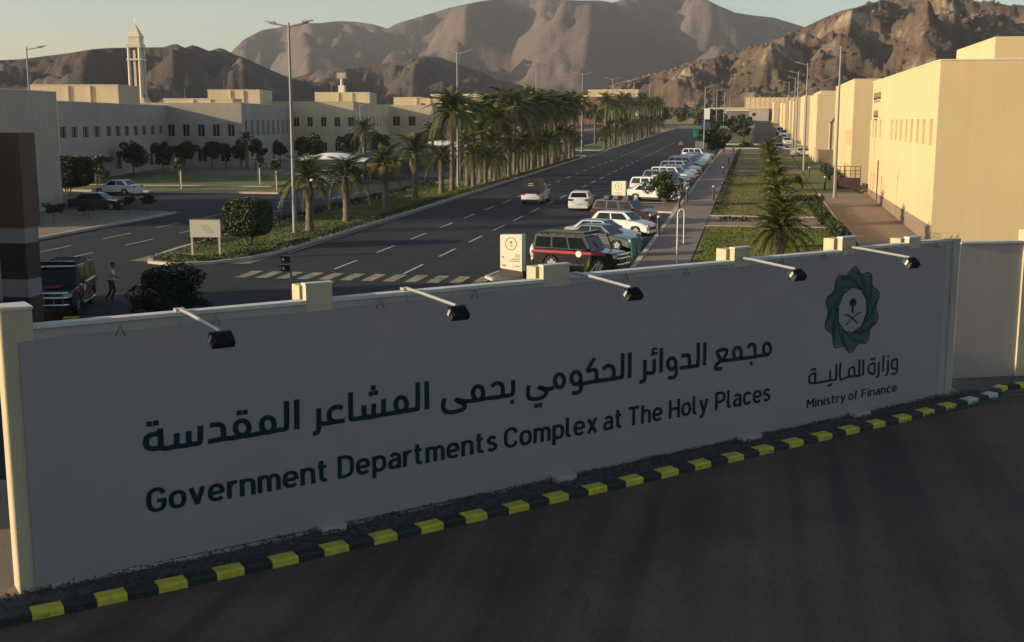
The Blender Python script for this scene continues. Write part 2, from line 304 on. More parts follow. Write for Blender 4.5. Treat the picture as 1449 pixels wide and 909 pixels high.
# ---------------------------------------------------------------- painted kerb in front of the wall
kp=[(-14.6,14.5),(-12.32,16.87),(-8.9,20.12),(-2.47,26.64),(4.55,33.83),(7.24,36.83),(7.6,37.8),(8.6,38.35),(14.5,40.8)]
kr=bpy.data.objects.new('painted_kerb',None); C.objects.link(kr); kr['kind']='structure'
def along(pts,step):
    out=[];i=0;p=Vector(pts[0]);out.append(p.copy());acc=step
    for k in range(len(pts)-1):
        a,b=Vector(pts[k]),Vector(pts[k+1]);L=(b-a).length;t=0
        while L-t>acc: t+=acc; out.append(a+(b-a)*t/L); acc=step
        acc-=L-t
    return out
kk=along(kp,.54)
for i in range(len(kk)-1):
    a,b=kk[i],kk[i+1]; d=(b-a).normalized(); n_=Vector((d.y,-d.x)); zz=gz(a.y); mb=MB(); a=a+d*.008; L=(b-a).length-.008
    prof=[(-.15,-.05),(.15,-.05),(.15,.12),(.11,.155),(-.15,.16)]
    j=rng.uniform(-.012,.012); h=rng.uniform(-.01,.008)
    vs=[(a.x+d.x*t+n_.x*(q[0]+j),a.y+d.y*t+n_.y*(q[0]+j),zz+q[1]+h) for t in (0,L) for q in prof]
    mb.add(vs,[(0,1,2,3,4)[::-1],(5,6,7,8,9)]+[(k,(k+1)%5,5+(k+1)%5,5+k) for k in range(5)])
    m='kyellow' if i%2==1 else 'kblack'
    if i in (55,57): m='kwhite'
    mb.build('kerb_block',m,kr)
# ---------------------------------------------------------------- entrance wall
A=Vector((-12.39,18.27,0)); U=Vector((.70519,.70902,0)); N=Vector((.70902,-.70519,0)); Z=Vector((0,0,1))
def wp(u,z,o=0): return A+U*u+N*o+Z*z
def wg(u): return gz((A+U*u).y)
ew=thing('entrance_wall','long rendered entrance wall with square pillars standing behind the painted kerb','wall',tuple(A))
def wbox(name,m,par,u0,u1,o0,o1,z0,z1,lab=None):
    mb=MB().obox((0,0,0),U,N,Z,u0,u1,o0,o1,z0,z1); ob=mb.build(name,m,par,loc=None if par is ew else tuple(A)); 
    if lab: ob['label']=lab
    return ob
secs=[(.12,5.28,5.10),(5.85,11.05,5.10),(11.78,16.95,5.14),(17.5,20.95,5.16),(21.5,23.75,5.2),(24.25,25.75,5.22)]
for u0,u1,zt in secs:
    wbox('wall_panel','wallwhite',ew,u0,u1,-.2,0,-.3,zt); wbox('coping','coping',ew,u0+.002,u1-.002,-.24,.04,zt,zt+.07)
pl=[(-.38,.12,5.46,.02),(5.28,5.85,5.47,.02),(11.05,11.78,5.45,.02),(16.95,17.5,5.5,.02),(20.95,21.5,5.55,.02),(23.75,24.25,5.4,.02)]
for u0,u1,zt,o in pl:
    wbox('pillar','tanpillar',ew,u0,u1,(-.62 if u0<0 else -.14),o,-.3,zt); wbox('pillar_cap','coping',ew,u0-.02,u1+.02,(-.64 if u0<0 else -.15),o+.02,zt,zt+.045)
    if u0>0: wbox('pillar','tanpillar',ew,u0-.02,u1-.08,-.62,-.26,-.3,zt-.03,'rear half of the doubled pillar')
wbox('pillar','wallwhite',ew,25.75,26.05,-.25,.06,-.3,5.28)
for u0,u1 in ((5.36,5.9),(11.27,11.82),(17.2,17.86),(21.5,22.1)): wbox('footing','kerb',ew,u0,u1,.0,.32,-.2,wg(u0)+.20)
wbox('plinth','tanpillar',ew,.13,25.7,0.0,.09,-.3,wg(12)+.02)
# the banner and its print
bn=thing('wall_banner','huge grey white printed banner covering the front of the entrance wall','banner',tuple(A+N*.03))
def bz(u): return (4.90+.009*u)
cuts=[-.14,3.05,6.25,9.45,12.65,15.85,19.05,22.25,25.4]
for q in range(8):
    mb=MB(); nn=10; lift=.030+.0022*(q%2)
    for i in range(nn):
        a=cuts[q]+(cuts[q+1]+.03-cuts[q])*i/nn; b=cuts[q]+(cuts[q+1]+.03-cuts[q])*(i+1)/nn
        if q==7: a=min(a,25.4); b=min(b,25.4)
        if b-a<1e-4: continue
        za,zb_=.40+.0072*a,.40+.0072*b
        vs=[U*a+Z*za,U*b+Z*zb_,U*b+Z*(bz(b)+.012*math.sin(b*2.1)),U*a+Z*(bz(a)+.012*math.sin(a*2.1))]
        mb.add([v+N*lift for v in vs]+vs,[(0,1,2,3),(4,7,6,5),(3,2,6,7),(0,4,5,1)]+([(0,3,7,4)] if i==0 else [])+([(1,5,6,2)] if i==nn-1 else []))
    mb.build('banner_panel','banner',bn)
for u in (1.6,3.4,6.9,9.2,13.4,15.3,18.6,20.2,22.7,24.9):
    MB().tube([N*.035+U*(u-.09)+Z*(bz(u)-.08),N*.05+U*u+Z*(bz(u)+.12),N*.035+U*(u+.09)+Z*(bz(u)-.08)],.008,4).build('strap','darkmetal',bn)
def catmull(pts,closed,k=5):
    n=len(pts); out=[]
    rngi=range(n) if closed else range(n-1)
    for i in rngi:
        g=(lambda j: pts[j%n]) if closed else (lambda j: pts[max(0,min(n-1,j))])
        p0,p1,p2,p3=map(Vector,(g(i-1),g(i),g(i+1),g(i+2)))
        for t in [q/k for q in range(k)]:
            out.append(.5*((2*p1)+(-p0+p2)*t+(2*p0-5*p1+4*p2-p3)*t*t+(-p0+3*p1-3*p2+p3)*t**3))
    if not closed: out.append(Vector(pts[-1]))
    return out
def ribbon(mb,pts,wu,wz,closed,off):
    """flat pen stroke on the banner with mitred joints"""
    n=len(pts); Lr=[]
    for i in range(n):
        a=pts[(i-1)%n] if closed else pts[max(0,i-1)]; c=pts[(i+1)%n] if closed else pts[min(n-1,i+1)]
        d=(c-a); d=d.normalized() if d.length>1e-6 else Vector((1,0)); nn_=Vector((-d.y,d.x)); Lr.append((pts[i]+Vector((nn_.x*wu,nn_.y*wz))*.5,pts[i]-Vector((nn_.x*wu,nn_.y*wz))*.5))
    o=N*(.036+off); vs=[]
    for l,r_ in Lr: vs+= [U*l.x+Z*l.y+o,U*r_.x+Z*r_.y+o]
    m=n if closed else n-1
    mb.add(vs,[(2*i,2*i+1,2*((i+1)%n)+1,2*((i+1)%n)) for i in range(m)])
def strokes(name,data,dots,wu,wz,du,dz_,lab,lo,hi):
    mb=MB(); k=0
    for cl,pts in data:
        if not lo<=sum(p[0] for p in pts)/len(pts)<hi: continue
        pp=catmull(pts,cl) if (cl or len(pts)>2) else [Vector(p) for p in pts]; ribbon(mb,pp,wu,wz,cl,.0004*k); k+=1
    for u,z in dots:
        if lo<=u<hi: o=N*(.0365+.0004*k); k+=1; mb.add([U*(u+a)+Z*(z+b)+o for a,b in ((-du,-dz_*.9),(du,-dz_),(du,dz_),(-du,dz_*.9))],[(0,1,2,3)])
    return mb.build(name,'ink',bn,label=lab)
# pen strokes of the Arabic lettering, metres along and up the banner
BIG=[(0,((2.235,3.006),(2.238,2.832),(2.234,2.633))),(0,((2.226,2.942),(2.166,2.914),(2.072,2.91),(1.989,2.869),(1.961,2.778),(1.98,2.691),(2.048,2.65),(2.152,2.634),(2.234,2.633),(2.339,2.605),(2.506,2.615),(2.697,2.604),(2.782,2.615),(2.927,2.611),(2.99,2.657),(3.009,2.948))),(0,((2.544,2.87),(2.536,2.629))),(0,((2.776,2.879),(2.769,2.611))),(0,((3.198,2.927),(3.37,2.921),(3.437,2.88),(3.458,2.796),(3.458,2.697),(3.462,2.622))),(0,((3.147,2.614),(3.296,2.62),(3.462,2.622),(3.569,2.612))),(1,((3.975,2.763),(3.958,2.702),(3.918,2.657),(3.862,2.637),(3.8,2.646),(3.746,2.682),(3.711,2.738),(3.7,2.803),(3.716,2.864),(3.756,2.909),(3.812,2.929),(3.873,2.92),(3.927,2.884),(3.963,2.828))),(0,((3.442,2.628),(3.616,2.614),(3.742,2.614),(3.895,2.616),(4.048,2.616),(4.177,2.622),(4.307,2.624))),(1,((4.5,2.75),(4.485,2.685),(4.446,2.637),(4.393,2.615),(4.334,2.624),(4.282,2.661),(4.248,2.72),(4.238,2.788),(4.253,2.852),(4.291,2.9),(4.345,2.922),(4.403,2.914),(4.455,2.877),(4.49,2.818))),(0,((4.773,3.199),(4.762,2.691),(4.727,2.634),(4.595,2.632),(4.463,2.62))),(0,((4.992,3.202),(4.979,2.589))),(0,((5.466,2.955),(5.454,2.552),(5.417,2.459),(5.323,2.444))),(0,((5.456,2.633),(5.662,2.616),(5.854,2.621),(6.037,2.618))),(0,((5.991,2.876),(5.897,2.929),(5.775,2.913),(5.694,2.827),(5.708,2.694),(5.819,2.621))),(0,((6.184,3.194),(6.177,2.694),(6.223,2.625),(6.472,2.622),(6.671,2.625))),(0,((6.482,2.883),(6.481,2.626))),(0,((6.706,2.886),(6.7,2.607))),(0,((6.94,2.954),(6.934,2.627))),(0,((6.477,2.625),(6.621,2.611),(6.839,2.621),(7.117,2.626),(7.354,2.623))),(1,((7.484,2.764),(7.47,2.699),(7.432,2.65),(7.379,2.628),(7.32,2.636),(7.268,2.673),(7.233,2.731),(7.221,2.8),(7.235,2.865),(7.272,2.913),(7.325,2.936),(7.384,2.928),(7.436,2.892),(7.472,2.833))),(0,((7.757,3.213),(7.749,2.678),(7.7,2.63),(7.564,2.632),(7.444,2.624))),(0,((7.974,3.209),(7.976,2.592))),(0,((9.097,2.628),(8.922,2.644),(8.7,2.704),(8.905,2.57),(8.904,2.479),(8.682,2.44),(8.493,2.459),(8.392,2.535),(8.386,2.66),(8.419,2.78))),(1,((9.408,2.762),(9.395,2.697),(9.357,2.648),(9.302,2.626),(9.242,2.634),(9.189,2.67),(9.152,2.729),(9.139,2.796),(9.152,2.861),(9.19,2.909),(9.244,2.932),(9.304,2.924),(9.358,2.888),(9.395,2.83))),(0,((9.097,2.628),(9.275,2.623),(9.519,2.633),(9.765,2.622),(9.931,2.627),(10.148,2.628),(10.198,2.69),(10.198,2.964))),(0,((9.618,2.885),(9.716,2.936),(9.832,2.929),(9.914,2.84),(9.922,2.64))),(0,((10.637,2.787),(10.603,2.668),(10.621,2.522),(10.698,2.461),(10.888,2.443),(11.061,2.479),(11.113,2.574),(11.06,2.625),(10.895,2.711),(11.06,2.651),(11.2,2.629),(11.34,2.648))),(1,((11.619,2.769),(11.606,2.703),(11.57,2.653),(11.517,2.629),(11.458,2.637),(11.404,2.674),(11.367,2.733),(11.353,2.802),(11.366,2.868),(11.402,2.918),(11.455,2.941),(11.514,2.934),(11.568,2.898),(11.605,2.839))),(1,((12.095,2.775),(12.082,2.713),(12.046,2.665),(11.992,2.643),(11.933,2.651),(11.879,2.686),(11.841,2.742),(11.828,2.808),(11.84,2.87),(11.876,2.917),(11.93,2.94),(11.989,2.933),(12.043,2.898),(12.081,2.841))),(0,((12.096,2.716),(12.107,2.536),(12.039,2.443),(11.84,2.451))),(0,((11.946,2.645),(12.146,2.635),(12.401,2.641),(12.585,2.651),(12.797,2.645))),(0,((12.5,3.211),(12.297,2.937),(12.471,2.931),(12.554,2.869),(12.561,2.659))),(0,((12.481,2.647),(12.741,2.64),(13.04,2.644),(13.267,2.647),(13.342,2.696),(13.341,3.234))),(0,((12.755,2.902),(12.865,2.976),(13.016,2.946),(13.074,2.849),(13.077,2.652))),(0,((13.56,3.225),(13.564,2.601))),(0,((14.033,2.99),(14.043,2.581),(14.003,2.478),(13.876,2.455))),(0,((14.057,2.664),(14.254,2.641),(14.332,2.686),(14.328,2.98))),(0,((14.551,3.23),(14.558,2.615))),(1,((15.03,2.784),(15.019,2.724),(14.984,2.679),(14.932,2.658),(14.873,2.664),(14.819,2.698),(14.782,2.751),(14.767,2.814),(14.778,2.873),(14.813,2.918),(14.865,2.94),(14.923,2.933),(14.977,2.9),(15.015,2.846))),(0,((15.036,2.712),(15.048,2.523),(14.979,2.449),(14.787,2.457))),(0,((15.213,2.964),(15.392,2.958),(15.465,2.915),(15.483,2.658))),(0,((15.16,2.654),(15.402,2.653),(15.692,2.654),(15.763,2.702),(15.759,3.236))),(0,((15.982,3.227),(15.986,2.632))),(0,((16.543,2.716),(16.407,2.916),(16.544,2.965),(16.728,2.945),(16.731,2.856),(16.64,2.721))),(0,((16.555,2.698),(16.388,2.588),(16.391,2.491),(16.607,2.474))),(0,((16.534,2.681),(16.88,2.67),(17.274,2.666),(17.585,2.656),(17.922,2.66),(18.194,2.663))),(1,((17.257,2.803),(17.247,2.738),(17.211,2.69),(17.156,2.667),(17.095,2.674),(17.039,2.709),(16.998,2.766),(16.982,2.833),(16.993,2.897),(17.029,2.945),(17.082,2.968),(17.144,2.962),(17.2,2.927),(17.241,2.87))),(0,((17.473,2.914),(17.57,2.994),(17.705,2.963),(17.745,2.827),(17.764,2.661))),(1,((18.312,2.803),(18.303,2.738),(18.269,2.688),(18.217,2.664),(18.159,2.671),(18.104,2.706),(18.065,2.764),(18.049,2.832),(18.059,2.897),(18.092,2.947),(18.144,2.971),(18.202,2.965),(18.256,2.929),(18.296,2.872)))]
BIG_DOTS=[(2.039,3.122),(2.163,3.125),(3.787,3.094),(3.907,3.09),(6.702,3.224),(6.646,3.106),(6.762,3.117),(10.173,2.464),(10.823,2.281),(10.937,2.288),(17.62,2.491)]
THIN=[(0,((14.421,3.22),(14.298,3.233),(14.276,3.155),(14.4,3.108))),(0,((14.429,3.111),(14.213,3.097))),(0,((20.067,1.948),(20.065,1.673))),(0,((20.076,1.944),(19.913,1.927),(19.835,1.859),(19.843,1.729),(19.928,1.683),(20.065,1.669),(20.185,1.664),(20.592,1.67),(20.854,1.664),(20.904,1.717),(20.891,2.105))),(0,((20.649,1.937),(20.667,1.667))),(0,((21.047,2.114),(21.062,1.669),(21.271,1.662),(21.384,1.682),(21.616,1.67),(21.81,1.664),(21.926,1.666))),(0,((21.431,1.699),(21.418,1.88),(21.501,1.926),(21.622,1.912),(21.644,1.674))),(0,((21.753,1.662),(21.837,1.705),(21.826,2.126))),(0,((21.992,2.107),(22.006,1.651))),(0,((22.472,1.952),(22.483,1.648),(22.319,1.674),(22.229,1.765),(22.234,1.885),(22.338,1.941),(22.476,1.945))),(0,((22.658,1.965),(22.673,1.632),(22.646,1.547),(22.549,1.518))),(0,((22.845,2.129),(22.852,1.654))),(0,((23.051,1.968),(23.06,1.599),(22.939,1.525))),(0,((23.461,1.675),(23.279,1.699),(23.23,1.757),(23.224,1.88),(23.28,1.942),(23.433,1.938),(23.474,1.619),(23.374,1.537),(23.23,1.552)))]
THIN_DOTS=[(20.616,1.536),(20.697,1.545),(19.927,2.055),(20.032,2.062),(22.344,2.07),(22.45,2.081),(23.046,2.074)]
for i,(lo,hi) in enumerate(((0,5.2),(5.2,8.28),(8.28,10.42),(10.42,13.7),(13.7,16.1),(16.1,19))):
    strokes('arabic_lettering',BIG,BIG_DOTS,.115,.098,.052,.052,None,lo,hi)
strokes('arabic_lettering',THIN,THIN_DOTS,.07,.06,.04,.04,None,14,19)
strokes('small_arabic_lettering',THIN,THIN_DOTS,.085,.062,.045,.036,'thin lettering under the emblem',19,24)
n_=[(0,.50),(.07,.62),(.20,.67),(.34,.62),(.40,.48),(.40,0)]; bowl='o'
GL={'o':(.42,[('c',[(.21,.67),(.07,.63),(0,.48),(0,.26),(.07,.11),(.21,.07),(.35,.11),(.42,.26),(.42,.48),(.35,.63)])]),
'e':(.42,[[(.02,.36),(.40,.36)],[(.42,.33),(.42,.47),(.35,.62),(.21,.67),(.07,.62),(0,.47),(0,.27),(.07,.12),(.21,.07),(.33,.09),(.41,.15)]]),
'v':(.42,[[(0,.74),(.215,.02)],[(.42,.74),(.205,.02)]]),'r':(.21,[[(0,0),(0,.74)],[(0,.45),(.06,.59),(.16,.67),(.29,.66)]]),
'n':(.40,[[(0,0),(0,.74)],n_]),'h':(.40,[[(0,0),(0,1.0)],n_]),
'm':(.68,[[(0,0),(0,.74)],[(0,.5),(.06,.62),(.17,.67),(.29,.62),(.34,.48),(.34,0)],[(.34,.5),(.40,.62),(.51,.67),(.63,.62),(.68,.48),(.68,0)]]),
't':(.27,[[(.08,.95),(.08,.35),(.09,.16),(.16,.08),(.29,.07)],[(-.05,.68),(.27,.68)]]),
'D':(.49,[[(0,0),(0,1)],[(0,.93),(.24,.93),(.42,.85),(.49,.68),(.49,.32),(.42,.15),(.24,.07),(0,.07)]]),
'p':(.42,[[(0,-.26),(0,.74)],[(0,.48),(.07,.62),(.21,.67),(.35,.62),(.42,.47),(.42,.27),(.35,.12),(.21,.07),(.07,.12),(0,.26)]]),
'a':(.38,[[(.03,.59),(.11,.66),(.22,.67),(.34,.61),(.38,.49),(.38,0)],[(.38,.41),(.16,.41),(.03,.35),(0,.24),(.03,.12),(.14,.07),(.28,.10),(.38,.19)]]),
's':(.34,[[(.33,.59),(.25,.66),(.13,.67),(.04,.61),(.02,.50),(.08,.42),(.25,.34),(.34,.26),(.33,.15),(.24,.08),(.12,.07),(0,.15)]]),
'C':(.49,[[(.49,.70),(.42,.87),(.26,.93),(.09,.87),(0,.70),(0,.30),(.09,.13),(.26,.07),(.42,.13),(.49,.30)]]),
'G':(.49,[[(.49,.72),(.42,.87),(.26,.93),(.09,.87),(0,.70),(0,.30),(.09,.13),(.26,.07),(.42,.13),(.49,.28),(.49,.50)],[(.555,.46),(.26,.46)]]),
'l':(.15,[[(0,1.0),(0,.35),(.01,.16),(.07,.08),(.17,.07)]]),'x':(.40,[[(0,.74),(.40,0)],[(.40,.74),(0,0)]]),
'T':(.50,[[(-.05,.93),(.55,.93)],[(.25,.93),(.25,0)]]),'H':(.50,[[(0,0),(0,1)],[(.5,0),(.5,1)],[(0,.5),(.5,.5)]]),
'y':(.42,[[(0,.74),(.22,.06)],[(.42,.74),(.24,.12),(.17,-.08),(.10,-.18),(-.02,-.19)]]),
'P':(.49,[[(0,0),(0,1)],[(0,.93),(.28,.93),(.44,.86),(.49,.70),(.44,.53),(.28,.45),(0,.45)]]),
'c':(.38,[[(.38,.57),(.30,.65),(.20,.67),(.06,.62),(0,.46),(0,.28),(.06,.12),(.20,.07),(.30,.09),(.38,.17)]]),
'M':(.62,[[(0,0),(0,1)],[(.03,.97),(.31,.35)],[(.59,.97),(.31,.35)],[(.62,0),(.62,1)]]),'i':(0,[[(0,0),(0,.74)],[(0,.87),(0,1.0)]]),
'f':(.26,[[(.09,0),(.09,.80),(.13,.92),(.27,.95)],[(-.04,.68),(.25,.68)]]),'F':(.44,[[(0,0),(0,1)],[(0,.93),(.46,.93)],[(0,.48),(.40,.48)]])}
def word(txt,u0,u1,zb,cap,pw,name='latin_lettering'):
    """sans-serif letters drawn as constant-width pen strokes, fitted between u0 and u1"""
    tot=sum(GL[c][0] for c in txt)+.25*(len(txt)-1)+.14; sx=(u1-u0)/tot; x=.07; mb=MB(); k=0
    for c in txt:
        w_,st=GL[c]
        for q in st:
            cl=q[0]=='c'; pts=[Vector((u0+(x+a)*sx,zb+b*cap)) for a,b in (q[1] if cl else q)]
            if cl or len(pts)>2: pts=catmull(pts,cl,4)
            ribbon(mb,pts,pw*sx,pw*cap*.92,cl,.0003*k); k+=1
        x+=w_+.25
    return mb.build(name,'ink',bn)
for t,a,b in [('Government', 1.922, 5.632), ('Departments', 5.856, 9.763), ('Complex', 9.962, 12.601), ('at', 12.792, 13.363), ('The', 13.54, 14.624), ('Holy', 14.845, 16.151), ('Places', 16.393, 18.364)]:
    word(t,a,b,1.402,.475,.172)
for t,a,b in [('Ministry',19.775,21.317),('of',21.447,21.828),('Finance',21.991,23.5)]: word(t,a,b,1.0,.245,.17,'small_latin_lettering')
# emblem: interlaced ten-lobed rosette round a palm and two crossed swords
em=bpy.data.objects.new('emblem',None); C.objects.link(em); em.parent=bn
ec=(21.44,3.56)
def lobed(R0,amp,ph,k=120,lob=10,sq=.0):
    return [Vector((ec[0]+1.0*(R0*(1+amp*math.cos(lob*t-ph)))*math.sin(t+sq),ec[1]+(R0*(1+amp*math.cos(lob*t-ph)))*math.cos(t+sq)*1.06)) for t in [2*PI*i/k for i in range(k)]]
def disc(name,pts,m,off,hole=None):
    o=N*(.034+off)
    mb=MB()
    if hole is None: mb.add([U*p.x+Z*p.y+o for p in pts]+[U*ec[0]+Z*ec[1]+o],[(i,(i+1)%len(pts),len(pts)) for i in range(len(pts))])
    else:
        n=len(pts); mb.add([U*p.x+Z*p.y+o for p in pts]+[U*p.x+Z*p.y+o for p in hole],[(i,(i+1)%n,n+(i+1)%n,n+i) for i in range(n)])
    return mb.build(name,m,em)
disc('rosette_fill',lobed(1.0,.075,0),'ink2',0,hole=lobed(.60,.03,1.2))
# darker crossing folds
for j in range(10):
    t0=2*PI*j/10+.1; pts=[]
    w0=[]; 
    for q in range(9):
        s=q/8; rr=1.0-.42*s; t=t0+s*1.0; w0.append(Vector((ec[0]+rr*math.sin(t),ec[1]+1.06*rr*math.cos(t))))
    mb=MB(); ribbon(mb,w0,.045+.06*(j%3==0),.045+.06*(j%3==0),False,.001+.0003*j); mb.build('rosette_fold','ink3',em)
for i in range(9):
    s=i/8.0; pts=lobed(1.04-.44*s,.078*(1-.55*s),1.9*s,sq=.30*s)
    mb=MB(); wd=.040 if i in (0,8) else .020; ribbon(mb,pts,wd,wd*.9,True,.005+.0004*i); mb.build('rosette_line','ink' if i in (0,8) else 'ink3',em)
mb=MB(); o=N*.047
def eb(pts): mb.add([U*(ec[0]+x)+Z*(ec[1]+z)+o for x,z in pts],[tuple(range(len(pts)))])
eb([(-.035,-.08),(.035,-.08),(.03,.12),(-.03,.12)])
star=[]
for i in range(22):
    t=2*PI*i/22; r_=.155 if i%2==0 else .105; star.append((r_*math.sin(t)*1.05,.20+r_*math.cos(t)*(.95 if math.cos(t)>0 else .75)))
mb.add([U*(ec[0]+x)+Z*(ec[1]+z)+o*1.006 for x,z in star]+[U*ec[0]+Z*(ec[1]+.2)+o*1.006],[(i,(i+1)%22,22) for i in range(22)])
mb.build('palm_mark','ink',em)
for sgn in (-1,1):
    mb=MB(); pts=[Vector((ec[0]+sgn*x,ec[1]+z)) for x,z in ((-.33,-.10),(-.18,-.13),(.02,-.24),(.24,-.40))]; ribbon(mb,catmull(pts,False),.045,.035,False,.012+.001*sgn); mb.build('sword_mark','ink' if sgn>0 else 'ink3',em)
# floodlights on arms over the banner
def floodlight(u,z,L_,label):
    t=thing('floodlight',label,'floodlight',tuple(wp(u,z,-.1)),group='floodlights on arms along the top of the entrance wall')
    MB().tube([(0,0,.03),N*.5+Z*.02,N*(L_+.0)+Z*-.07],.035,8).build('arm','steel',t,smooth=40)
    MB().obox((0,0,0),U,N,Z,-.09,.09,-.1,.06,-.0,.05).build('bracket','steel',t)
    MB().tube([N*.1+Z*.0,N*.12+Z*-.32],.014,6).build('stay','steel',t)
    MB().tube([N*.13+U*0+Z*-.31,N*.03+U*.0+Z*-.36],.03,6).build('cable','black',t)
    a=R(38); d=(N*math.sin(a)*-1-Z*math.cos(a)).normalized(); e=U.cross(d).normalized(); o=N*(L_+.05)+Z*-.22
    h=MB(); h.obox(o,U,e,d,-.20,.20,-.14,.14,-.08,.05); hd=h.build('lamp_head','black',t)
    MB().obox(o,U,e,d,-.165,.165,-.11,.11,.0505,.06).build('lens','lens',hd)
    f=MB()
    for i in range(7): x=-.17+.055*i; f.obox(o,U,e,d,x,x+.01,-.12,.12,-.115,-.081)
    f.build('cooling_fins','black',hd)
    MB().obox(o,U,e,d,-.225,-.205,-.03,.03,-.12,.02).build('yoke','steel',hd)
    return t
for (u,z,L_),lab in zip(((2.77,5.17,2.15),(7.6,5.19,2.05),(12.05,5.2,2.0),(17.2,5.24,1.95),(21.25,5.28,2.1)),(
    'black floodlight on steel arm, leftmost, nearest the big corner pillar','black floodlight on steel arm, second from the left, above the middle of the banner',
    'black floodlight on steel arm just right of the second pillar','black floodlight on steel arm from the third pillar, just left of the emblem','black floodlight on steel arm above and right of the round emblem')): floodlight(u,z,L_,lab)
# wall going on to the right past the corner
w2=thing('side_wall','lower plain rendered wall section right of the banner wall, below the cream building','wall',(6.4,38.98,gz(39)))
D2=Vector((.92,.39,0)); N2=Vector((.39,-.92,0))
MB().obox((0,0,0),D2,N2,Z,0,2.2,-.2,0,-.3,4.33).build('wall_panel','leftgrey',w2)
MB().obox((0,0,0),D2,N2,Z,2.7,9,-.2,0,-.3,4.36).build('wall_panel','leftgrey',w2)
MB().obox((0,0,0),D2,N2,Z,2.2,2.7,-.28,.08,-.3,4.75).build('pillar','tanpillar',w2)
MB().obox((0,0,0),D2,N2,Z,0.0,2.198,-.24,.04,4.335,4.40).build('coping','coping',w2)
MB().obox((0,0,0),D2,N2,Z,2.702,9,-.24,.04,4.365,4.43).build('coping','coping',w2)
mb=MB(); o=wp(25.0,5.30)
for i in range(9):
    a=o+U*(.13*i)+N*rng.uniform(-.1,.05); mb.tube([a,a+Vector((rng.uniform(-.1,.1),rng.uniform(-.1,.1),rng.uniform(.05,.22)))],.02,4)
tag(mb.build('scrap_pile','tanpillar'),'small heap of broken render lying on the right end of the entrance wall','rubble')
# gravel between wall and painted kerb
Pn=9000; uu=nr.uniform(-1.5,27,Pn); oo=nr.beta(1.2,1.6,Pn)*1.25+.02
A_=np.array(A);U_=np.array(U);N_=np.array(N)
P=A_+uu[:,None]*U_+oo[:,None]*N_; P[:,2]=S*P[:,1]+.05+.07*nr.random(Pn)*(1.3-oo)
s=nr.uniform(.012,.045,(Pn,1)); e=np.array([[1,0,0],[-.5,.85,0],[-.5,-.85,0],[0,0,1]])
V=(P[:,None,:]+s[:,None,:]*(e[None]*nr.uniform(.6,1.4,(Pn,4,1)))).reshape(-1,3); b4=np.arange(Pn)[:,None]*4
F=np.concatenate([b4+np.array([0,1,3]),b4+np.array([1,2,3]),b4+np.array([2,0,3])]); link('gravel',npmesh('gravel',V,F,'gravel'),kind='stuff')
mb=MB(); nn=90
for i in range(nn):
    a,b=-1.5+28.3*i/nn,-1.5+28.3*(i+1)/nn
    pts=[wp(a,wg(a)+.05,.0),wp(b,wg(b)+.05,.0),wp(b,wg(b)+.02,1.2),wp(a,wg(a)+.02,1.2)]
    pts2=[p+Z*.05*mn.noise(Vector((p.x*2,p.y*2,0))) if k<2 else p for k,p in enumerate(pts)]
    mb.add([pts2[0],pts2[1],pts2[2],pts2[3]],[(3,2,1,0)])
mb.add([(6.4,36.6,gz(37)+.03),(14,40.4,gz(40)+.03),(14,42.3,gz(42)+.03),(6.2,38.9,gz(39)+.03)],[(0,1,2,3)])
mb.build('gravel_bed','gravel',kind='structure')
# ---------------------------------------------------------------- gate column at the far left
gc=thing('gate_column','brown clad gate column with black and white painted bands at the left edge','gate column',(-24.7,36.4,gz(36)))
g0=gz(36)
for z0,z1,m,nm,e in ((4.62,7.79,'brown','cladding',.06),(4.07,4.619,'colwhite','white_band',0),(2.83,4.069,'colblack','black_band',0),(2.22,2.829,'colwhite','white_band',0),(0,2.219,'colblack','black_band',0)):
    MB().box(-.5-e-(3.6 if nm=='cladding' else 0),.5+e,-.4-e,.4+e,z0-g0*0,z1).build(nm,m,gc)
MB().box(-4.2,-3.2,-.4,.4,0,4.6).build('rear_leg','colblack',gc)
# ---------------------------------------------------------------- buildings
def facade(mb,o,du,n,w_,z0,z1,holes,dp=.22):
    """wall face with real window openings; holes = (u0,u1,z0,z1)"""
    o,du,n=Vector(o),Vector(du),Vector(n)
    us=sorted({0.0,w_}|{h[0] for h in holes}|{h[1] for h in holes}); zs=sorted({z0,z1}|{h[2] for h in holes}|{h[3] for h in holes})
    pt=lambda u,z,d=0:o+du*u+Z*z-n*d
    for i in range(len(us)-1):
        for j in range(len(zs)-1):
            uc,zc=(us[i]+us[i+1])/2,(zs[j]+zs[j+1])/2
            if any(h[0]<uc<h[1] and h[2]<zc<h[3] for h in holes): continue
            mb.quad(pt(us[i],zs[j]),pt(us[i+1],zs[j]),pt(us[i+1],zs[j+1]),pt(us[i],zs[j+1]))
    for a,b,c,d in holes:
        mb.quad(pt(a,c),pt(b,c),pt(b,c,dp),pt(a,c,dp)); mb.quad(pt(a,d),pt(a,d,dp),pt(b,d,dp),pt(b,d)); mb.quad(pt(a,c),pt(a,c,dp),pt(a,d,dp),pt(a,d)); mb.quad(pt(b,c),pt(b,d),pt(b,d,dp),pt(b,c,dp))
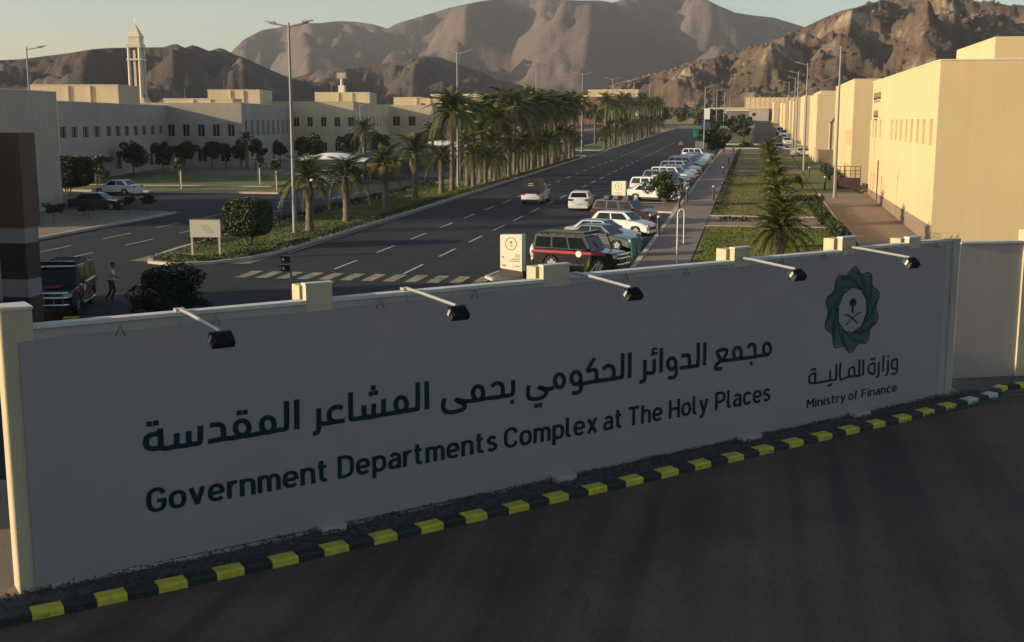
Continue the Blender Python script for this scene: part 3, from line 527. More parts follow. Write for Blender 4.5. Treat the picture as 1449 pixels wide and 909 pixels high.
def window(par,o,du,n,h,m,frame='trim',mull=1,dp=.2,fr=.05):
    o,du,n=Vector(o),Vector(du),Vector(n); a,b,c,d=h
    w0=MB()
    for x0,x1,z0_,z1_ in ((a,a+fr,c,d),(b-fr,b,c,d),(a+fr,b-fr,c,c+fr),(a+fr,b-fr,d-fr,d)): w0.obox(o,du,n,Z,x0+.003,x1-.003,-dp,-dp+.05,z0_+.003,z1_-.003)
    for k in range(1,mull+1):
        x=a+(b-a)*k/(mull+1); w0.obox(o,du,n,Z,x-fr/2,x+fr/2,-dp,-dp+.045,c+fr,d-fr)
    wo=w0.build('window',frame,par)
    MB().obox(o,du,n,Z,a+.002,b-.002,-dp-.04,-dp+.01,c+.002,d-.002).build('pane',m,wo)
def block(name,label,loc,ang,w_,dpt,h,m,front=(),right=(),left=(),wm='glass',par=.5,group=None,base=-1.0,trimtop=True,mull=1,wml=None,parent=None):
    """building block: origin at its near left corner, x along the front, y to the back; windows lists per side"""
    if parent is None: t=thing(name,label,'building',loc,ang,group)
    else: t=parent
    X=Vector((1,0,0));Y=Vector((0,1,0)); mb=MB()
    facade(mb,(0,0,0),X,-Y,w_,base,h,front); facade(mb,(w_,0,0),Y,X,dpt,base,h,right); facade(mb,(0,dpt,0),-Y,-X,dpt,base,h,left); facade(mb,(w_,dpt,0),-X,Y,w_,base,h,[])
    mb.quad((.25,.25,h-par),(w_-.25,.25,h-par),(w_-.25,dpt-.25,h-par),(.25,dpt-.25,h-par))
    for a,b,c,d in ((0,.25,0,dpt),(w_-.25,w_,0,dpt),(.25,w_-.25,0,.25),(.25,w_-.25,dpt-.25,dpt)): mb.quad((a,c,h),(b,c,h),(b,d,h),(a,d,h))
    mb.quad((.25,.25,h-par),(.25,dpt-.25,h-par),(.25,dpt-.25,h),(.25,.25,h)); mb.quad((w_-.25,.25,h-par),(w_-.25,.25,h),(w_-.25,dpt-.25,h),(w_-.25,dpt-.25,h-par)); mb.quad((.25,.25,h-par),(.25,.25,h),(w_-.25,.25,h),(w_-.25,.25,h-par)); mb.quad((.25,dpt-.25,h-par),(w_-.25,dpt-.25,h-par),(w_-.25,dpt-.25,h),(.25,dpt-.25,h))
    mb.build('wall',m,t)
    if trimtop:
        c=MB()
        for a,b,c0,d in ((-.04,w_+.04,-.04,.22),(-.04,w_+.04,dpt-.22,dpt+.04),(-.04,.22,.222,dpt-.222),(w_-.22,w_+.04,.222,dpt-.222)): c.box(a,b,c0,d,h+.004,h+.07)
        c.build('parapet_coping','trim',t)
    for hs,o,du,n,mm in ((front,(0,0,0),X,-Y,wm),(right,(w_,0,0),Y,X,wm),(left,(0,dpt,0),-Y,-X,wml or wm)):
        for q in hs: window(t,o,du,n,q,mm,mull=mull,frame='trim' if mm!='louver' else 'louver')
    return t
# -- right-hand row -------------------------------------------------------------
g=gz(76); 
upper=[78.39,81.75,84.77,87.95,90.92,94.2,97.4,100.51,109.49,113.2,116.0]
yfar=118.0
# left face runs from its far end (u=0 at y=far) towards the viewer
Lh=[(yfar-y-.62,yfar-y+.62,7.2-g,8.78-g) for y in upper if y<117]+[(yfar-y-.5,yfar-y+.5,2.45-g,4.0-g) for y in (106.3,112.8,116.0)]
bA=block('cream_building','big sunlit cream building nearest on the right, with rows of narrow slot windows',(10.7,76,g),0,26,42,12.25-g,'cream',left=Lh,wm='louver',mull=0)
MB().box(3.0,26,.004,14,12.26-g,13.6-g).build('raised_parapet','cream2',bA)
MB().box(-.06,0,0.02,41.9,-1.0,1.25).build('plinth','paving2',bA)
mb=MB()
def glyph(mb,y,z,k):
    for i in range(k): 
        yy=y+.55*i; mb.box(-.06,-.002,yy,yy+.40,z+rng.uniform(-.05,.05),z+.16)
        if i%2==0: mb.box(-.06,-.002,yy+.1,yy+.2,z+.161,z+.62)
        else: mb.box(-.06,-.002,yy+.1,yy+.25,z-.25,z-.12)
glyph(mb,34.4,10.6-g,11); mb.build('wall_lettering','darkmetal',bA); mb=MB(); glyph(mb,36.2,9.0-g,7); mb.build('wall_lettering','darkmetal',bA)
for y in (44.5,): MB().tube([(-.09,33.0,.3),(-.09,33.0,4.2)],.05,6).build('downpipe','darkmetal',bA)
def rightblock(x,y,roof,dep,wid,label,win=True,lw=()):
    gg=gz(y); fr=[(3.6,5.6,roof-5.6-gg,roof-3.9-gg)] if win else []
    t=block('cream_building',label,(x,y,gg),0,wid,dep,roof-gg,'cream' if rng.random()<.5 else 'cream2',front=fr,left=lw,wm='maroon',wml='louver',par=.4,group=None)
    MB().tube([(1.9,-.12,roof-gg-4.2),(1.9,-.12,.2)],.06,6).build('downpipe','trim',t); MB().tube([(1.9,-.10,roof-gg-4.2),(3.1,-.10,roof-gg-2.6)],.06,6).build('cable_duct','darkmetal',t)
    MB().box(2.4,3.6,-.08,-.005,0,2.3).build('door','lefttan',t)
    return t
def lwin(dep,zs,n,gg): 
    out=[]
    for i in range(n): u=dep-2.0-i*1.7; out.append((u-.4,u+.4,zs,zs+1.6))
    return out
bB=rightblock(9.98,131,12.95,30,20,'tall cream building second on the right, one dark red window beside the lamp post',lw=lwin(30,4.2,5,0)+lwin(30,.6,5,0))
rightblock(8.65,180.6,12.5,24,22,'cream building third along the right row, with a small dark window and low terrace wall',lw=lwin(24,.6,2,0))
rightblock(10.5,209,13.6,26,30,'cream building standing behind the third one of the right row',win=False)
rightblock(9.5,251,13.7,22,20,'narrow bright cream building fifth along the right row behind thin lamp posts',win=False)
rightblock(8.9,289.5,13.3,22,20,'slim pale building end sixth along the right row',win=False)
rightblock(9.3,346,14.4,22,20,'slim cream building end seventh along the right row',win=False)
rightblock(8.75,383.4,13.9,30,20,'slim cream building end eighth along the right row',win=False)
rightblock(9.0,440,15.2,40,24,'far cream building ninth along the right row',win=False)
rightblock(7.5,540,17.2,60,30,'farthest cream building closing the right row by the perimeter wall',win=False)
# low terrace walls and railing between them
t=thing('terrace_wall','low brown terrace wall with metal railing between first two cream buildings on the right','low wall',(7.9,124.5,gz(124.5)))
MB().box(.0,2.6,0,.25,-.3,1.25).build('wall','brown',t); MB().box(0,.25,.252,5,-.3,1.25).build('wall','brown',t)
for i in range(6): MB().box(.05+.5*i,.11+.5*i,.08,.14,1.252,2.35).build('post','darkmetal',t)
for z in (1.6,1.95,2.35): MB().box(.0,2.6,.08,.13,z+.001,z+.05).build('rail','darkmetal',t)
t=thing('terrace_wall','low tan terrace wall in front of the third cream building on the right','low wall',(8.9,176.5,gz(176.5)))
MB().box(0,3.4,0,.3,-.3,2.1).build('wall','paving2',t); MB().box(0,.3,.302,4,-.3,2.1).build('wall','paving2',t)
# perimeter wall at the end of the parallel street, with panels
t=thing('perimeter_wall','pale panelled perimeter wall closing off the far end of the side street','wall',(-6,636,gz(636)))
for i in range(12): MB().box(.1+1.55*i*1.6,2.5+1.55*i*1.6,0,.4,4.0,11.5).build('wall_panel','cream2',t)
for i in range(13): MB().box(-.1+2.48*i-.06,.08+2.48*i,-.15,.5,0,12).build('pier','lefttan',t)
MB().box(-.3,31,.02,.38,-1,4).build('base_wall','redbrown',t)
# -- left-hand complex -----------------------------------------------------------
ANG=math.atan2(.181,.983)
def loc_l(x,y,z): return (x,y,z)
def sq(n,u0,du,w_,z0,z1): return [(u0+du*i,u0+du*i+w_,z0,z1) for i in range(n)]
# block F0
g=gz(80); bL0=block('grey_building','plain grey beige building at the left edge behind the brown gate column',(-86.0,68,g),ANG,32.0,18.3,11.04-g,'leftgrey',right=(),par=.4)
# block F1/F2: right side has 11 slots, starts at (-74.17,117.7)
g=gz(120); c,s_=math.cos(ANG),math.sin(ANG)
W1=34; o=(-74.17-W1*c,117.74-W1*s_,g)
ws=[84,101,117.5,134,151.5,164.5,177.5,190.5,202.5,215,226.5]
def u_of_px(px): # where the row of slots crosses the wall, from its near corner
    k0,k1=.00849,.00643; a=(px-84)/(238.5-84); inv=k0+(k1-k0)*a; Yd=1/inv; return (Yd-117.74)/.983
r=[(u_of_px(p)+.35,u_of_px(p)+2.05,6.75-g,8.05-g) for p in ws]
r+=[(5+6.3*i,6.9+6.3*i,1.0,2.7) for i in range(5)]
bL1=block('office_building','long two storey beige office block with eleven upper windows, behind the round street trees',o,ANG,W1,38.3,10.75-g,'leftgrey',right=r,mull=1,par=.3)
g2=gz(155); o2=(-81.1,155.4,g2)
ww=(-70.66+81.1)/c
bL2=block('office_building','recessed grey wing with five wide windows between two projecting office blocks',(-81.1-6*c+.0*s_,155.4-6*s_+.001,g2),ANG,ww+6,34,11.1-g2,'leftgrey',front=sq(5,6.1,2.12,1.0,6.1-g2+.4,8.2-g2)+sq(3,7,3.2,1.3,.8,2.6),par=.3,right=[(2+3.55*i,2+3.55*i+1.25,6.55-g2,8.75-g2) for i in range(9)]+[(19,21,.6,3)])
g3=gz(190)
w4=(-66.54+76.77)/c
bL4=block('office_building','sunlit cream office block with square windows beside the first street lamp',(-76.77-4*c,190.52-4*s_,g3),ANG,w4+4,51.2,11.8-g3,'lefttan',front=sq(5,4.5,2.3,.95,7.7-g3,9.3-g3)+sq(5,4.5,2.3,.95,3.6-g3,5.1-g3),right=[(2+5.0*i,3.7+5.0*i,7.4-g3,9.5-g3) for i in range(10)]+[(15,18,.6,3.0),(27,30,.6,3.0)],par=.3)
g4=gz(243)
bL6=block('office_building','distant cream office block partly hidden by the tall palms',(-75.81-4*c,242.75-4*s_,g4),ANG,13.2,50,11.9-g4,'lefttan',front=sq(2,4.8,3.3,1.5,7.6-g4,9.6-g4),par=.3)
g5=gz(300)
bL7=block('office_building','far low office block behind the palm crowns',(-84,310,g5),ANG,30,60,12.8-g5,'lefttan',front=sq(6,4,4,1.6,7.4-g5,9.6-g5),par=.3)
block('forecourt_shade_block','tall plain beige unseen block out of view at left, added to shade the forecourt',(-45.35,-14.35,gz(0)),R(24.5),24,16,11,'lefttan',right=[(2+3.5*i,4+3.5*i,1.2,2.8) for i in range(4)])  # out-of-view block, added to cast shade over the front asphalt
block('gate_shade_block','plain beige unseen block left of the gate column, added to shade the gate area',(-50,14,gz(14)),0,19.5,26,10.5,'lefttan',right=[(3+5*i,5+5*i,1.2,2.8) for i in range(4)])  # unseen too, added to keep the sun off the gate column and vehicle
# roof-top rooms, aerials and tanks standing on the roofs
def rooftop(name,label,x,y,z0,w_,dp_,h,m='lefttan',win=None):
    t=thing(name,label,'rooftop room',(x,y,z0),ANG)
    mb=MB(); facade(mb,(0,0,0),Vector((1,0,0)),Vector((0,-1,0)),w_,0,h,win or [])
    mb.add([(w_,0,0),(w_,dp_,0),(w_,dp_,h),(w_,0,h),(0,dp_,0),(0,0,0),(0,0,h),(0,dp_,h)],[(0,1,2,3),(4,5,6,7),(3,2,7,6),(1,4,7,2)]); mb.build('wall',m,t)
    for q in (win or []): window(t,(0,0,0),Vector((1,0,0)),Vector((0,-1,0)),q,'glass')
    c_=MB(); c_.box(-.05,w_+.05,-.05,dp_+.05,h+.004,h+.12); c_.build('roof_edge','trim',t)
    for k in range(2): x0=w_*(.42+.25*k); MB().box(x0,x0+.22,-.16,-.004,.0,h-.02).build('rib',m,t)
    MB().tube([(w_*.3,.6,h+.12),(w_*.3,.6,h+1.6)],.03,5).build('aerial','pole',t)
    return t
rooftop('rooftop_room','sunlit roof room above the eleven-window block, left of the minaret',-88.6,135,10.3,11.0,8,2.7,win=[(3.6,4.6,.3,.75)])
rooftop('rooftop_room','sunlit roof room with one small window, left of the first street lamp',-86.5,180,10.6,8.4,9,2.9,win=[(4.2,5.0,.6,1.1)])
rooftop('rooftop_room','pale roof room right of the first street lamp with a thin mast above',-80.5,212,11.4,10.2,10,2.4)
rooftop('rooftop_room','small roof room above the distant block beside the palms',-78.5,255,11.5,11.8,10,2.2,win=[(6,7,.4,1.0)])
rooftop('rooftop_room','long low roof parapet room above the recessed grey wing',-88,168,10.9,10.5,6,1.0)
t=thing('water_tower','thin white mast with a square head standing behind the far office roofs','mast',(-117,330,gz(330)))
MB().tube([(0,0,0),(0,0,16)],.45,8).build('mast','trim',t); MB().box(-1.3,1.3,-.5,.5,16.0,17.6).build('head','roofstuff',t); MB().box(-.9,.9,-.7,.7,12.0,14).build('cabin','trim',t)
# far low buildings beyond the palms and street end
def low(x,y,w_,d_,z1,m,label,ang=0):
    gg=gz(y); t=thing('far_building',label,'building',(x,y,gg),ang); MB().box(0,w_,0,d_,-1,z1-gg).build('wall',m,t)
    MB().box(-.3,w_+.3,-.3,d_+.3,z1-gg+.004,z1-gg+.5).build('roof_slab','trim',t)
    wm_=MB()
    for i in range(int(w_/6)): MB().box(2+6*i,3.6+6*i,-.08,-.005,z1-gg-3.6,z1-gg-2.0).build('window','glass',t)
    return t
low(-115,420,40,30,17.6,'lefttan','pale far building with a flat roof, behind the left palm crowns')
low(-67,470,17,30,18.0,'redbrown','reddish far building with a pale roof line, above the middle palm crowns')
low(-83,600,25,30,23.5,'cream2','long pale yellow far hall in the gap right of the big palms')
low(-28,610,34,30,14.6,'leftgrey','long low grey far building with white roof edge at the street end')
low(-12,500,9,10,12.6,'paving','open sided far kiosk near the end of the street')
low(-150,520,50,20,15.5,'lefttan','low far building behind the tall median palms below the dark hills')
# minaret
mi=thing('minaret','pale stone minaret with pointed cap rising behind the left office roofs','minaret',(-219.2,400,gz(400)),R(8))
gm=gz(400); z=lambda v:v-gm
MB().box(-3.4,3.4,-3.4,3.4,0,z(15.8)).build('base','lefttan',mi)
MB().box(-2.9,2.9,-2.9,2.9,z(15.8)+.01,z(16.8)).build('ledge','stone',mi)
MB().box(-1.7,1.7,-1.7,1.7,z(16.8)+.01,z(36.0)).build('shaft','redbrown',mi)
for sx in (-1,1):
    for sy in (-1,1): MB().tube([(sx*1.95,sy*1.95,z(16.8)+.01),(sx*1.95,sy*1.95,z(34.5))],.62,10).build('corner_column','stone',mi,smooth=50)
for q in ((0,-1.95,.42,.2),(0,1.95,.42,.2),(-1.95,0,.2,.42),(1.95,0,.2,.42)): MB().box(q[0]-q[2],q[0]+q[2],q[1]-q[3],q[1]+q[3],z(18),z(33.5)).build('rib','stone',mi)
MB().box(-2.75,2.75,-2.75,2.75,z(30.0),z(30.6)).build('balcony','stone',mi)
MB().box(-2.5,2.5,-2.5,2.5,z(34.5)+.01,z(35.7)).build('cornice','stone',mi)
MB().box(-2.1,2.1,-2.1,2.1,z(35.7)+.01,z(38.2)).build('lantern','trim',mi)
MB().add([(-2.35,-2.35,z(38.2)+.01),(2.35,-2.35,z(38.2)+.01),(2.35,2.35,z(38.2)+.01),(-2.35,2.35,z(38.2)+.01),(0,0,z(43.3))],[(3,2,1,0),(0,1,4),(1,2,4),(2,3,4),(3,0,4)]).build('spire','trim',mi)
MB().tube([(0,0,z(42.8)),(0,0,z(45.3))],.10,6).build('finial','chrome',mi)
# ---------------------------------------------------------------- hills
FP=1675.;pit=R(9.6065);yaw=R(11.4958)
def azel(px,py):
    """bearing and elevation tangent of a skyline point"""
    x=(px-724.5)/FP; y=-(py-454.5)/FP
    fw=Vector((-math.sin(yaw)*math.cos(pit),math.cos(yaw)*math.cos(pit),-math.sin(pit))); rt=Vector((math.cos(yaw),math.sin(yaw),0)); up=rt.cross(fw)
    d=fw+rt*x+up*y; return math.atan2(d.x,d.y),d.z/math.hypot(d.x,d.y)
def rock(name,c1,c2,c3,sc,bstr):
    m=bpy.data.materials.new(name); m.use_nodes=True; t=m.node_tree; b=t.nodes['Principled BSDF']; b.inputs['Roughness'].default_value=.95; b.inputs['Specular IOR Level'].default_value=.1
    g=t.nodes.new('ShaderNodeNewGeometry')
    n=t.nodes.new('ShaderNodeTexNoise'); n.inputs['Scale'].default_value=sc; n.inputs['Detail'].default_value=10; n.inputs['Roughness'].default_value=.68; t.links.new(g.outputs['Position'],n.inputs['Vector'])
    cr=t.nodes.new('ShaderNodeValToRGB'); e=cr.color_ramp.elements; e[0].position=.34; e[0].color=(*c1,1); e[1].position=.56; e[1].color=(*c2,1); q=e.new(.70); q.color=(*c3,1)
    t.links.new(n.outputs['Fac'],cr.inputs[0]); t.links.new(cr.outputs[0],b.inputs['Base Color'])
    v=t.nodes.new('ShaderNodeTexNoise'); v.inputs['Scale'].default_value=sc*9; v.inputs['Detail'].default_value=10; v.inputs['Roughness'].default_value=.72; t.links.new(g.outputs['Position'],v.inputs['Vector'])
    bu=t.nodes.new('ShaderNodeBump'); bu.inputs['Strength'].default_value=bstr; bu.inputs['Distance'].default_value=.6/sc*.1
    t.links.new(v.outputs['Fac'],bu.inputs['Height']); t.links.new(bu.outputs[0],b.inputs['Normal']); return m
M['rockfar']=rock('far_rock',(.085,.064,.058),(.120,.092,.082),(.16,.125,.11),.004,.55)
M['rockdark']=rock('dark_rock',(.060,.047,.042),(.095,.075,.066),(.20,.16,.14),.02,.8)
M['rockred']=rock('red_brown_rock',(.070,.050,.038),(.15,.108,.075),(.40,.32,.23),.035,1.0)
def ridge(name,prof,dist,r0,r1,m,na,nrad,rough,fs,seed,spurs=(),power=1.15,base=None,dfun=None):
    a=[azel(*p) for p in prof]; az=[q[0] for q in a]; el=[q[1] for q in a]
    A_=np.linspace(az[0],az[-1],na); E_=np.interp(A_,az,el); V=[]; 
    for j in range(nrad):
        t=j/(nrad-1)
        for i in range(na):
            D=dfun(A_[i]) if dfun else dist
            rr=r0+(D-r0)*t/.72 if t<.72 else D+(r1-D)*(t-.72)/.28
            x,y=math.sin(A_[i])*rr,math.cos(A_[i])*rr
            top=8.7+E_[i]*D; bz_=(base if base is not None else gz(y))-2
            k=(rr-r0)/(D-r0) if rr<D else 1-(rr-D)/(r1-D)
            k=max(0,min(1,k)); s_=k**power
            p=Vector((x*fs,y*fs,seed)); nz=mn.ridged_multi_fractal(p,.9,2.1,6,1.0,2.0)-1.15+.8*(mn.fractal(p*3.1,1.0,2.0,4))+.30*mn.ridged_multi_fractal(p*5.3,.8,2.1,4,1.0,2.0)-.25
            hgt=(top-bz_)*s_+rough*nz*(k*(1-k)*4)**.7*(1.0 if rr<D else .5)
            # keep everything in front of the crest below the sight line to it
            for (sa,sw,sh,lean) in spurs:
                w0=abs(A_[i]-(sa+lean*(1-k)))/sw
                if w0<1: hgt+=sh*(1-w0)*(k*(1-k)*4)**.8
            z=bz_+hgt
            if rr<D: z=min(z,8.7+(E_[i]*(.0+1.0))*rr-(1-k)*.3 if E_[i]>0 else z)
            V.append((x,y,z))
    V=np.array(V); idx=np.arange(na*nrad).reshape(nrad,na); F=np.stack([idx[:-1,:-1],idx[:-1,1:],idx[1:,1:],idx[1:,:-1]],-1).reshape(-1,4)
    me=npmesh(name,V,F,m); me.polygons.foreach_set('use_smooth',[True]*len(me.polygons)); link(name,me,kind='structure')
sp=lambda px:azel(px,120)[0]
ridge('far_mountains',[(-900,150),(-500,140),(-200,125),(100,118),(250,108),(325,76),(335,66),(345,56),(370,43),(400,38),(420,36),(432,33),(450,33),(480,30),(505,31),(530,35),(542,39),(548,41),(560,34),(600,22),(640,10),(680,2),(720,-3),(770,-2),(820,1),(850,1),(866,4),(880,1),(930,-8),(970,-8),(1000,0),(1012,6),(1040,18),(1065,22),(1095,25),(1130,36),(1180,50),(1300,80),(1500,90),(1900,120),(2300,150)],
      3300,1700,4600,'rockfar',620,110,95,.0016,3.3,spurs=((sp(700),.040,110,-.035),(sp(905),.045,95,-.05),(sp(600),.03,45,-.02),(sp(450),.03,35,-.01),(sp(980),.03,60,.02),(sp(800),.03,60,-.03)))
ridge('left_dark_hills',[(-700,120),(-400,100),(-200,92),(-60,92),(0,86),(30,84),(60,80),(100,75),(130,70),(165,68),(200,67),(232,68),(243,64),(250,63),(262,69),(272,65),(280,67),(296,73),(310,68),(318,70),(330,77),(350,84),(380,98),(400,107),(415,112),(450,122),(520,150),(600,168)],
      820,520,1150,'rockdark',520,80,15,.007,9.1,spurs=((sp(150),.03,12,-.02),(sp(270),.03,14,-.02),(sp(345),.02,8,.0)))
ridge('middle_dark_hills',[(300,165),(360,130),(400,115),(430,106),(455,98),(475,100),(497,97),(520,94),(550,88),(570,86),(585,83),(600,81),(625,83),(650,91),(680,100),(700,112),(740,122),(800,132),(880,138),(980,150)],
      1180,760,1600,'rockdark',420,70,17,.006,21.7,spurs=((sp(500),.025,14,-.02),(sp(610),.03,16,-.02)))
ridge('right_rocky_hill',[(760,168),(850,130),(880,118),(905,112),(930,105),(960,97),(1000,86),(1040,75),(1075,65),(1100,55),(1140,38),(1165,26),(1180,20),(1190,16),(1210,12),(1250,1),(1280,-3),(1310,-5),(1350,-4),(1365,2),(1380,4),(1400,2),(1420,3),(1449,8),(1520,10),(1700,15),(2000,60),(2400,120)],
      950,650,1500,'rockred',760,120,20,.009,40.2,spurs=((sp(1120),.03,16,-.03),(sp(1230),.035,20,-.03),(sp(1330),.03,16,-.02),(sp(1010),.03,10,-.03)),power=1.0)
# boulders strewn over the right hill's face
def icos():
    bm=bmesh.new(); bmesh.ops.create_icosphere(bm,subdivisions=1,radius=1)
    V=np.array([v.co[:] for v in bm.verts]); F=np.array([[v.index for v in f.verts] for f in bm.faces]); bm.free(); return V,F
IV,IF=icos()
hl=bpy.data.objects['right_rocky_hill'].data; co_=np.empty(len(hl.vertices)*3,dtype=np.float32); hl.vertices.foreach_get('co',co_); co_=co_.reshape(-1,3)
rr=np.hypot(co_[:,0],co_[:,1]); sel=co_[(rr<960)&(rr>655)]; pick=sel[nr.integers(0,len(sel),9000)]
keep=np.array([mn.noise(Vector((float(p[0])*.012,float(p[1])*.012,5)))>-.08 for p in pick]); pick=pick[keep]
sz=nr.gamma(2.0,1.1,(len(pick),1,1))*.38+.25; V=(pick[:,None,:]+IV[None]*sz*nr.uniform(.55,1.4,(len(pick),12,1))*np.array([1,1,.8])).reshape(-1,3); F=(IF[None]+12*np.arange(len(pick))[:,None,None]).reshape(-1,3)
link('boulders',npmesh('boulders',V,F,'rockred'),kind='stuff')
# scrub and low sand rise at the foot of the hills
slab('far_embankment',[(-300,520),(-8,520),(-8,640),(-300,640)],2.2,'sand')
# ---------------------------------------------------------------- palms
def frond_mesh(name,L_,droop,m,lw=.32,n=20,seed=0):
    r_=random.Random(seed); V=[];F=[]
    def pt(t): # rachis: rises then droops
        a=t*L_; return Vector((a*(1-.18*droop*t),0,.55*L_*t*(1-t)*(1.2)-droop*L_*.62*t*t))
    for i in range(n):
        t=.12+.86*i/(n-1); p=pt(t); d=(pt(min(1,t+.03))-pt(t-.03)).normalized(); l=lw*L_*(.35+1.1*math.sin(PI*min(1,t*.9+.08)))*.8
        for s in (-1,1):
            q=(d*.75+Vector((0,s*.8,-.30-.25*r_.random()))).normalized()*l*r_.uniform(.8,1.1); wv=d*.055*L_*.62
            o=len(V); V+=[tuple(p-wv*.5),tuple(p+wv*.5),tuple(p+q*.6+wv*.4+Vector((0,0,.02))),tuple(p+q)]; F.append((o,o+1,o+2,o+3))
    # midrib
    o=len(V); k=7
    for i in range(k):
        t=i/(k-1); p=pt(t); w_=.035*(1-t*.8); V+=[tuple(p+Vector((0,-w_,0))),tuple(p+Vector((0,w_,0)))]
    for i in range(k-1): F.append((o+2*i,o+2*i+1,o+2*i+3,o+2*i+2))
    me=bpy.data.meshes.new(name); me.from_pydata(V,[],F); me.materials.append(M[m]); me.update(); return me
FR={}
for i in range(3):
    FR['g%d'%i]=frond_mesh('frond',2.6,.50+.25*i,'palm',seed=i); FR['y%d'%i]=frond_mesh('frond',1.9,.35+.22*i,'palm2',lw=.34,seed=10+i)
FR['d']=frond_mesh('frond',1.7,1.25,'palmdry',seed=30)
def trunk_mesh(h,r0,r1,seed):
    r_=random.Random(seed); mb=MB(); n=max(6,int(h/.28)); pts=[];rs=[]
    bx=r_.uniform(-.02,.02)*h
    for i in range(n+1): 
        t=i/n; pts.append((bx*t*t,0,h*t)); rs.append((r0*(1-t)+r1*t)*(1.0+.13*(i%2)+r_.uniform(-.04,.04))*(1.25 if i==0 else 1))
    mb.tube(pts,rs,9); return mb.mesh('trunk','bark',50)
def palm(x,y,h,fl,nf,kind,label,group,rad=.24,dry=6,seed=0,joined=False):
    """h = height of the crown's heart above ground; fl = frond scale"""
    r_=random.Random(seed); t=thing('palm_tree',label,'palm tree',(x,y,gz(y)+.12),0,group)
    link('trunk',trunk_mesh(h,rad,rad*.72,seed),t)
    parts=[]
    for i in range(nf):
        a=i*2.39996+r_.uniform(-.2,.2); q=i/nf; el=R(78-105*q**1.05+r_.uniform(-8,8)); me=FR[kind+str(min(2,int(q*3)))] ; sc=fl*r_.uniform(.82,1.12)*(.75 if q<.15 else 1)
        parts.append((me,a,el,sc,h+.12-.25*q))
    for i in range(dry): parts.append((FR['d'],r_.uniform(0,6.28),R(-38-r_.uniform(0,22)),fl*.85,h-.25))
    if joined:
        V=[];F=[];mi=[];bo=0
        for me,a,el,sc,z in parts:
            m4=Matrix.Translation((0,0,z))@Matrix.Rotation(a,4,'Z')@Matrix.Rotation(-el,4,'Y')@Matrix.Scale(sc,4)
            vs=[tuple(m4@v.co) for v in me.vertices]; V+=vs; F+=[tuple(k+bo for k in p.vertices) for p in me.polygons]; bo+=len(vs); mi+=[1 if me is FR['d'] else 0]*len(me.polygons)
        me=bpy.data.meshes.new('crown'); me.from_pydata(V,[],F); me.materials.append(M['palm2' if kind=='y' else 'palm']); me.materials.append(M['palmdry']); me.polygons.foreach_set('material_index',mi); me.update(); link('crown',me,t)
    else:
        for me,a,el,sc,z in parts:
            o=bpy.data.objects.new('frond',me); C.objects.link(o); o.parent=t; o.location=(0,0,z); o.rotation_euler=(0,-el,a); o.scale=(sc,)*3
    return t
GM='palms planted along the near median'
near=[(-29.93,77.2,3.4,.95),(-29.56,83.8,3.3,.9),(-29.73,93.9,3.6,.95),(-29.9,103.3,4.2,1.0),(-29.96,112.7,3.2,.75),(-29.87,116.6,7.9,1.15),(-29.78,122.9,4.2,.95),(-29.71,128.6,5.2,.95),(-29.75,134.2,4.0,.9),(-29.63,137.5,7.2,1.1),(-29.57,141.7,5.0,.95),(-29.41,146.2,8.0,1.15),(-29.43,150.9,8.6,1.25),(-29.54,155.9,5.0,1.0),(-29.39,159.6,9.2,1.25),(-29.89,163.0,8.4,1.15),(-29.09,166.9,8.2,1.2),(-28.58,171.9,7.6,1.1),(-28.51,175.2,8.8,1.2),(-28.96,184.2,9.0,1.2),(-28.36,188.5,8.8,1.15),(-29.33,194.5,8.6,1.15),(-32.6,131,7.6,1.15),(-32.5,139,8.2,1.2),(-32.7,147,8.8,1.25),(-32.4,155,9.2,1.25),(-32.8,163,8.6,1.2),(-32.5,172,8.9,1.2),(-32.6,181,9.2,1.2),(-32.4,190,8.6,1.15)]
for i,(x,y,h,f) in enumerate(near):
    if i==0: lb='short dark palm nearest the front tip of the median, right of the first street lamp'
    elif i==5: lb='tall palm with a full crown beside the second street lamp post'
    elif i<22: lb='%s date palm from the near end of the median, kerb side row'%ORD[i]
    else: lb='%s tall palm of the inner median row, beside the service road'%ORD[i-22]
    big=h>6
    palm(x,y,h*(rng.uniform(.84,1.0) if big else 1),f*(rng.uniform(1.02,1.2) if big else 1.08),36 if big else 28,'g',lb,GM,rad=.25 if big else .28,dry=12 if big else 5,seed=i,joined=(y>170 and i>22))
low_y=[119.5,126,131.5,139.5,144,148.5,153.5,158,161.5,165,169.5,174,179,182,187,191.5]
for i,y in enumerate(low_y):
    palm(-28.55+rng.uniform(-.25,.25),y,rng.uniform(2.6,4.0),rng.uniform(.8,.98),26,'g','%s short kerbside palm under the tall ones of the median, counted from the front'%ORD[i],GM,rad=.24,dry=5,seed=200+i)
for i in range(12):
    y=228+i*12.5; palm(-28.3+rng.uniform(-.6,.6),y,8.3+rng.uniform(-1,1),1.15,26,'g','%s tall palm on the far part of the median, beyond the turning gap'%ORD[i],'palms on the far median',dry=6,seed=60+i,joined=True)
for i in range(16):
    y=226+i*8.6; palm(-28.0+rng.uniform(-.3,.3),y,rng.uniform(2.8,4.4),1.05,22,'g','%s short palm on the far median beyond the gap, counted from the front'%ORD[i],'palms on the far median',dry=4,seed=300+i,joined=True)
for i in range(7):
    y=233+i*19; palm(-33.3,y,7.6+rng.uniform(-1,1),1.1,24,'g','%s palm of the inner row on the far median, beyond the gap'%ORD[i],'palms on the far median',dry=5,seed=90+i,joined=True)
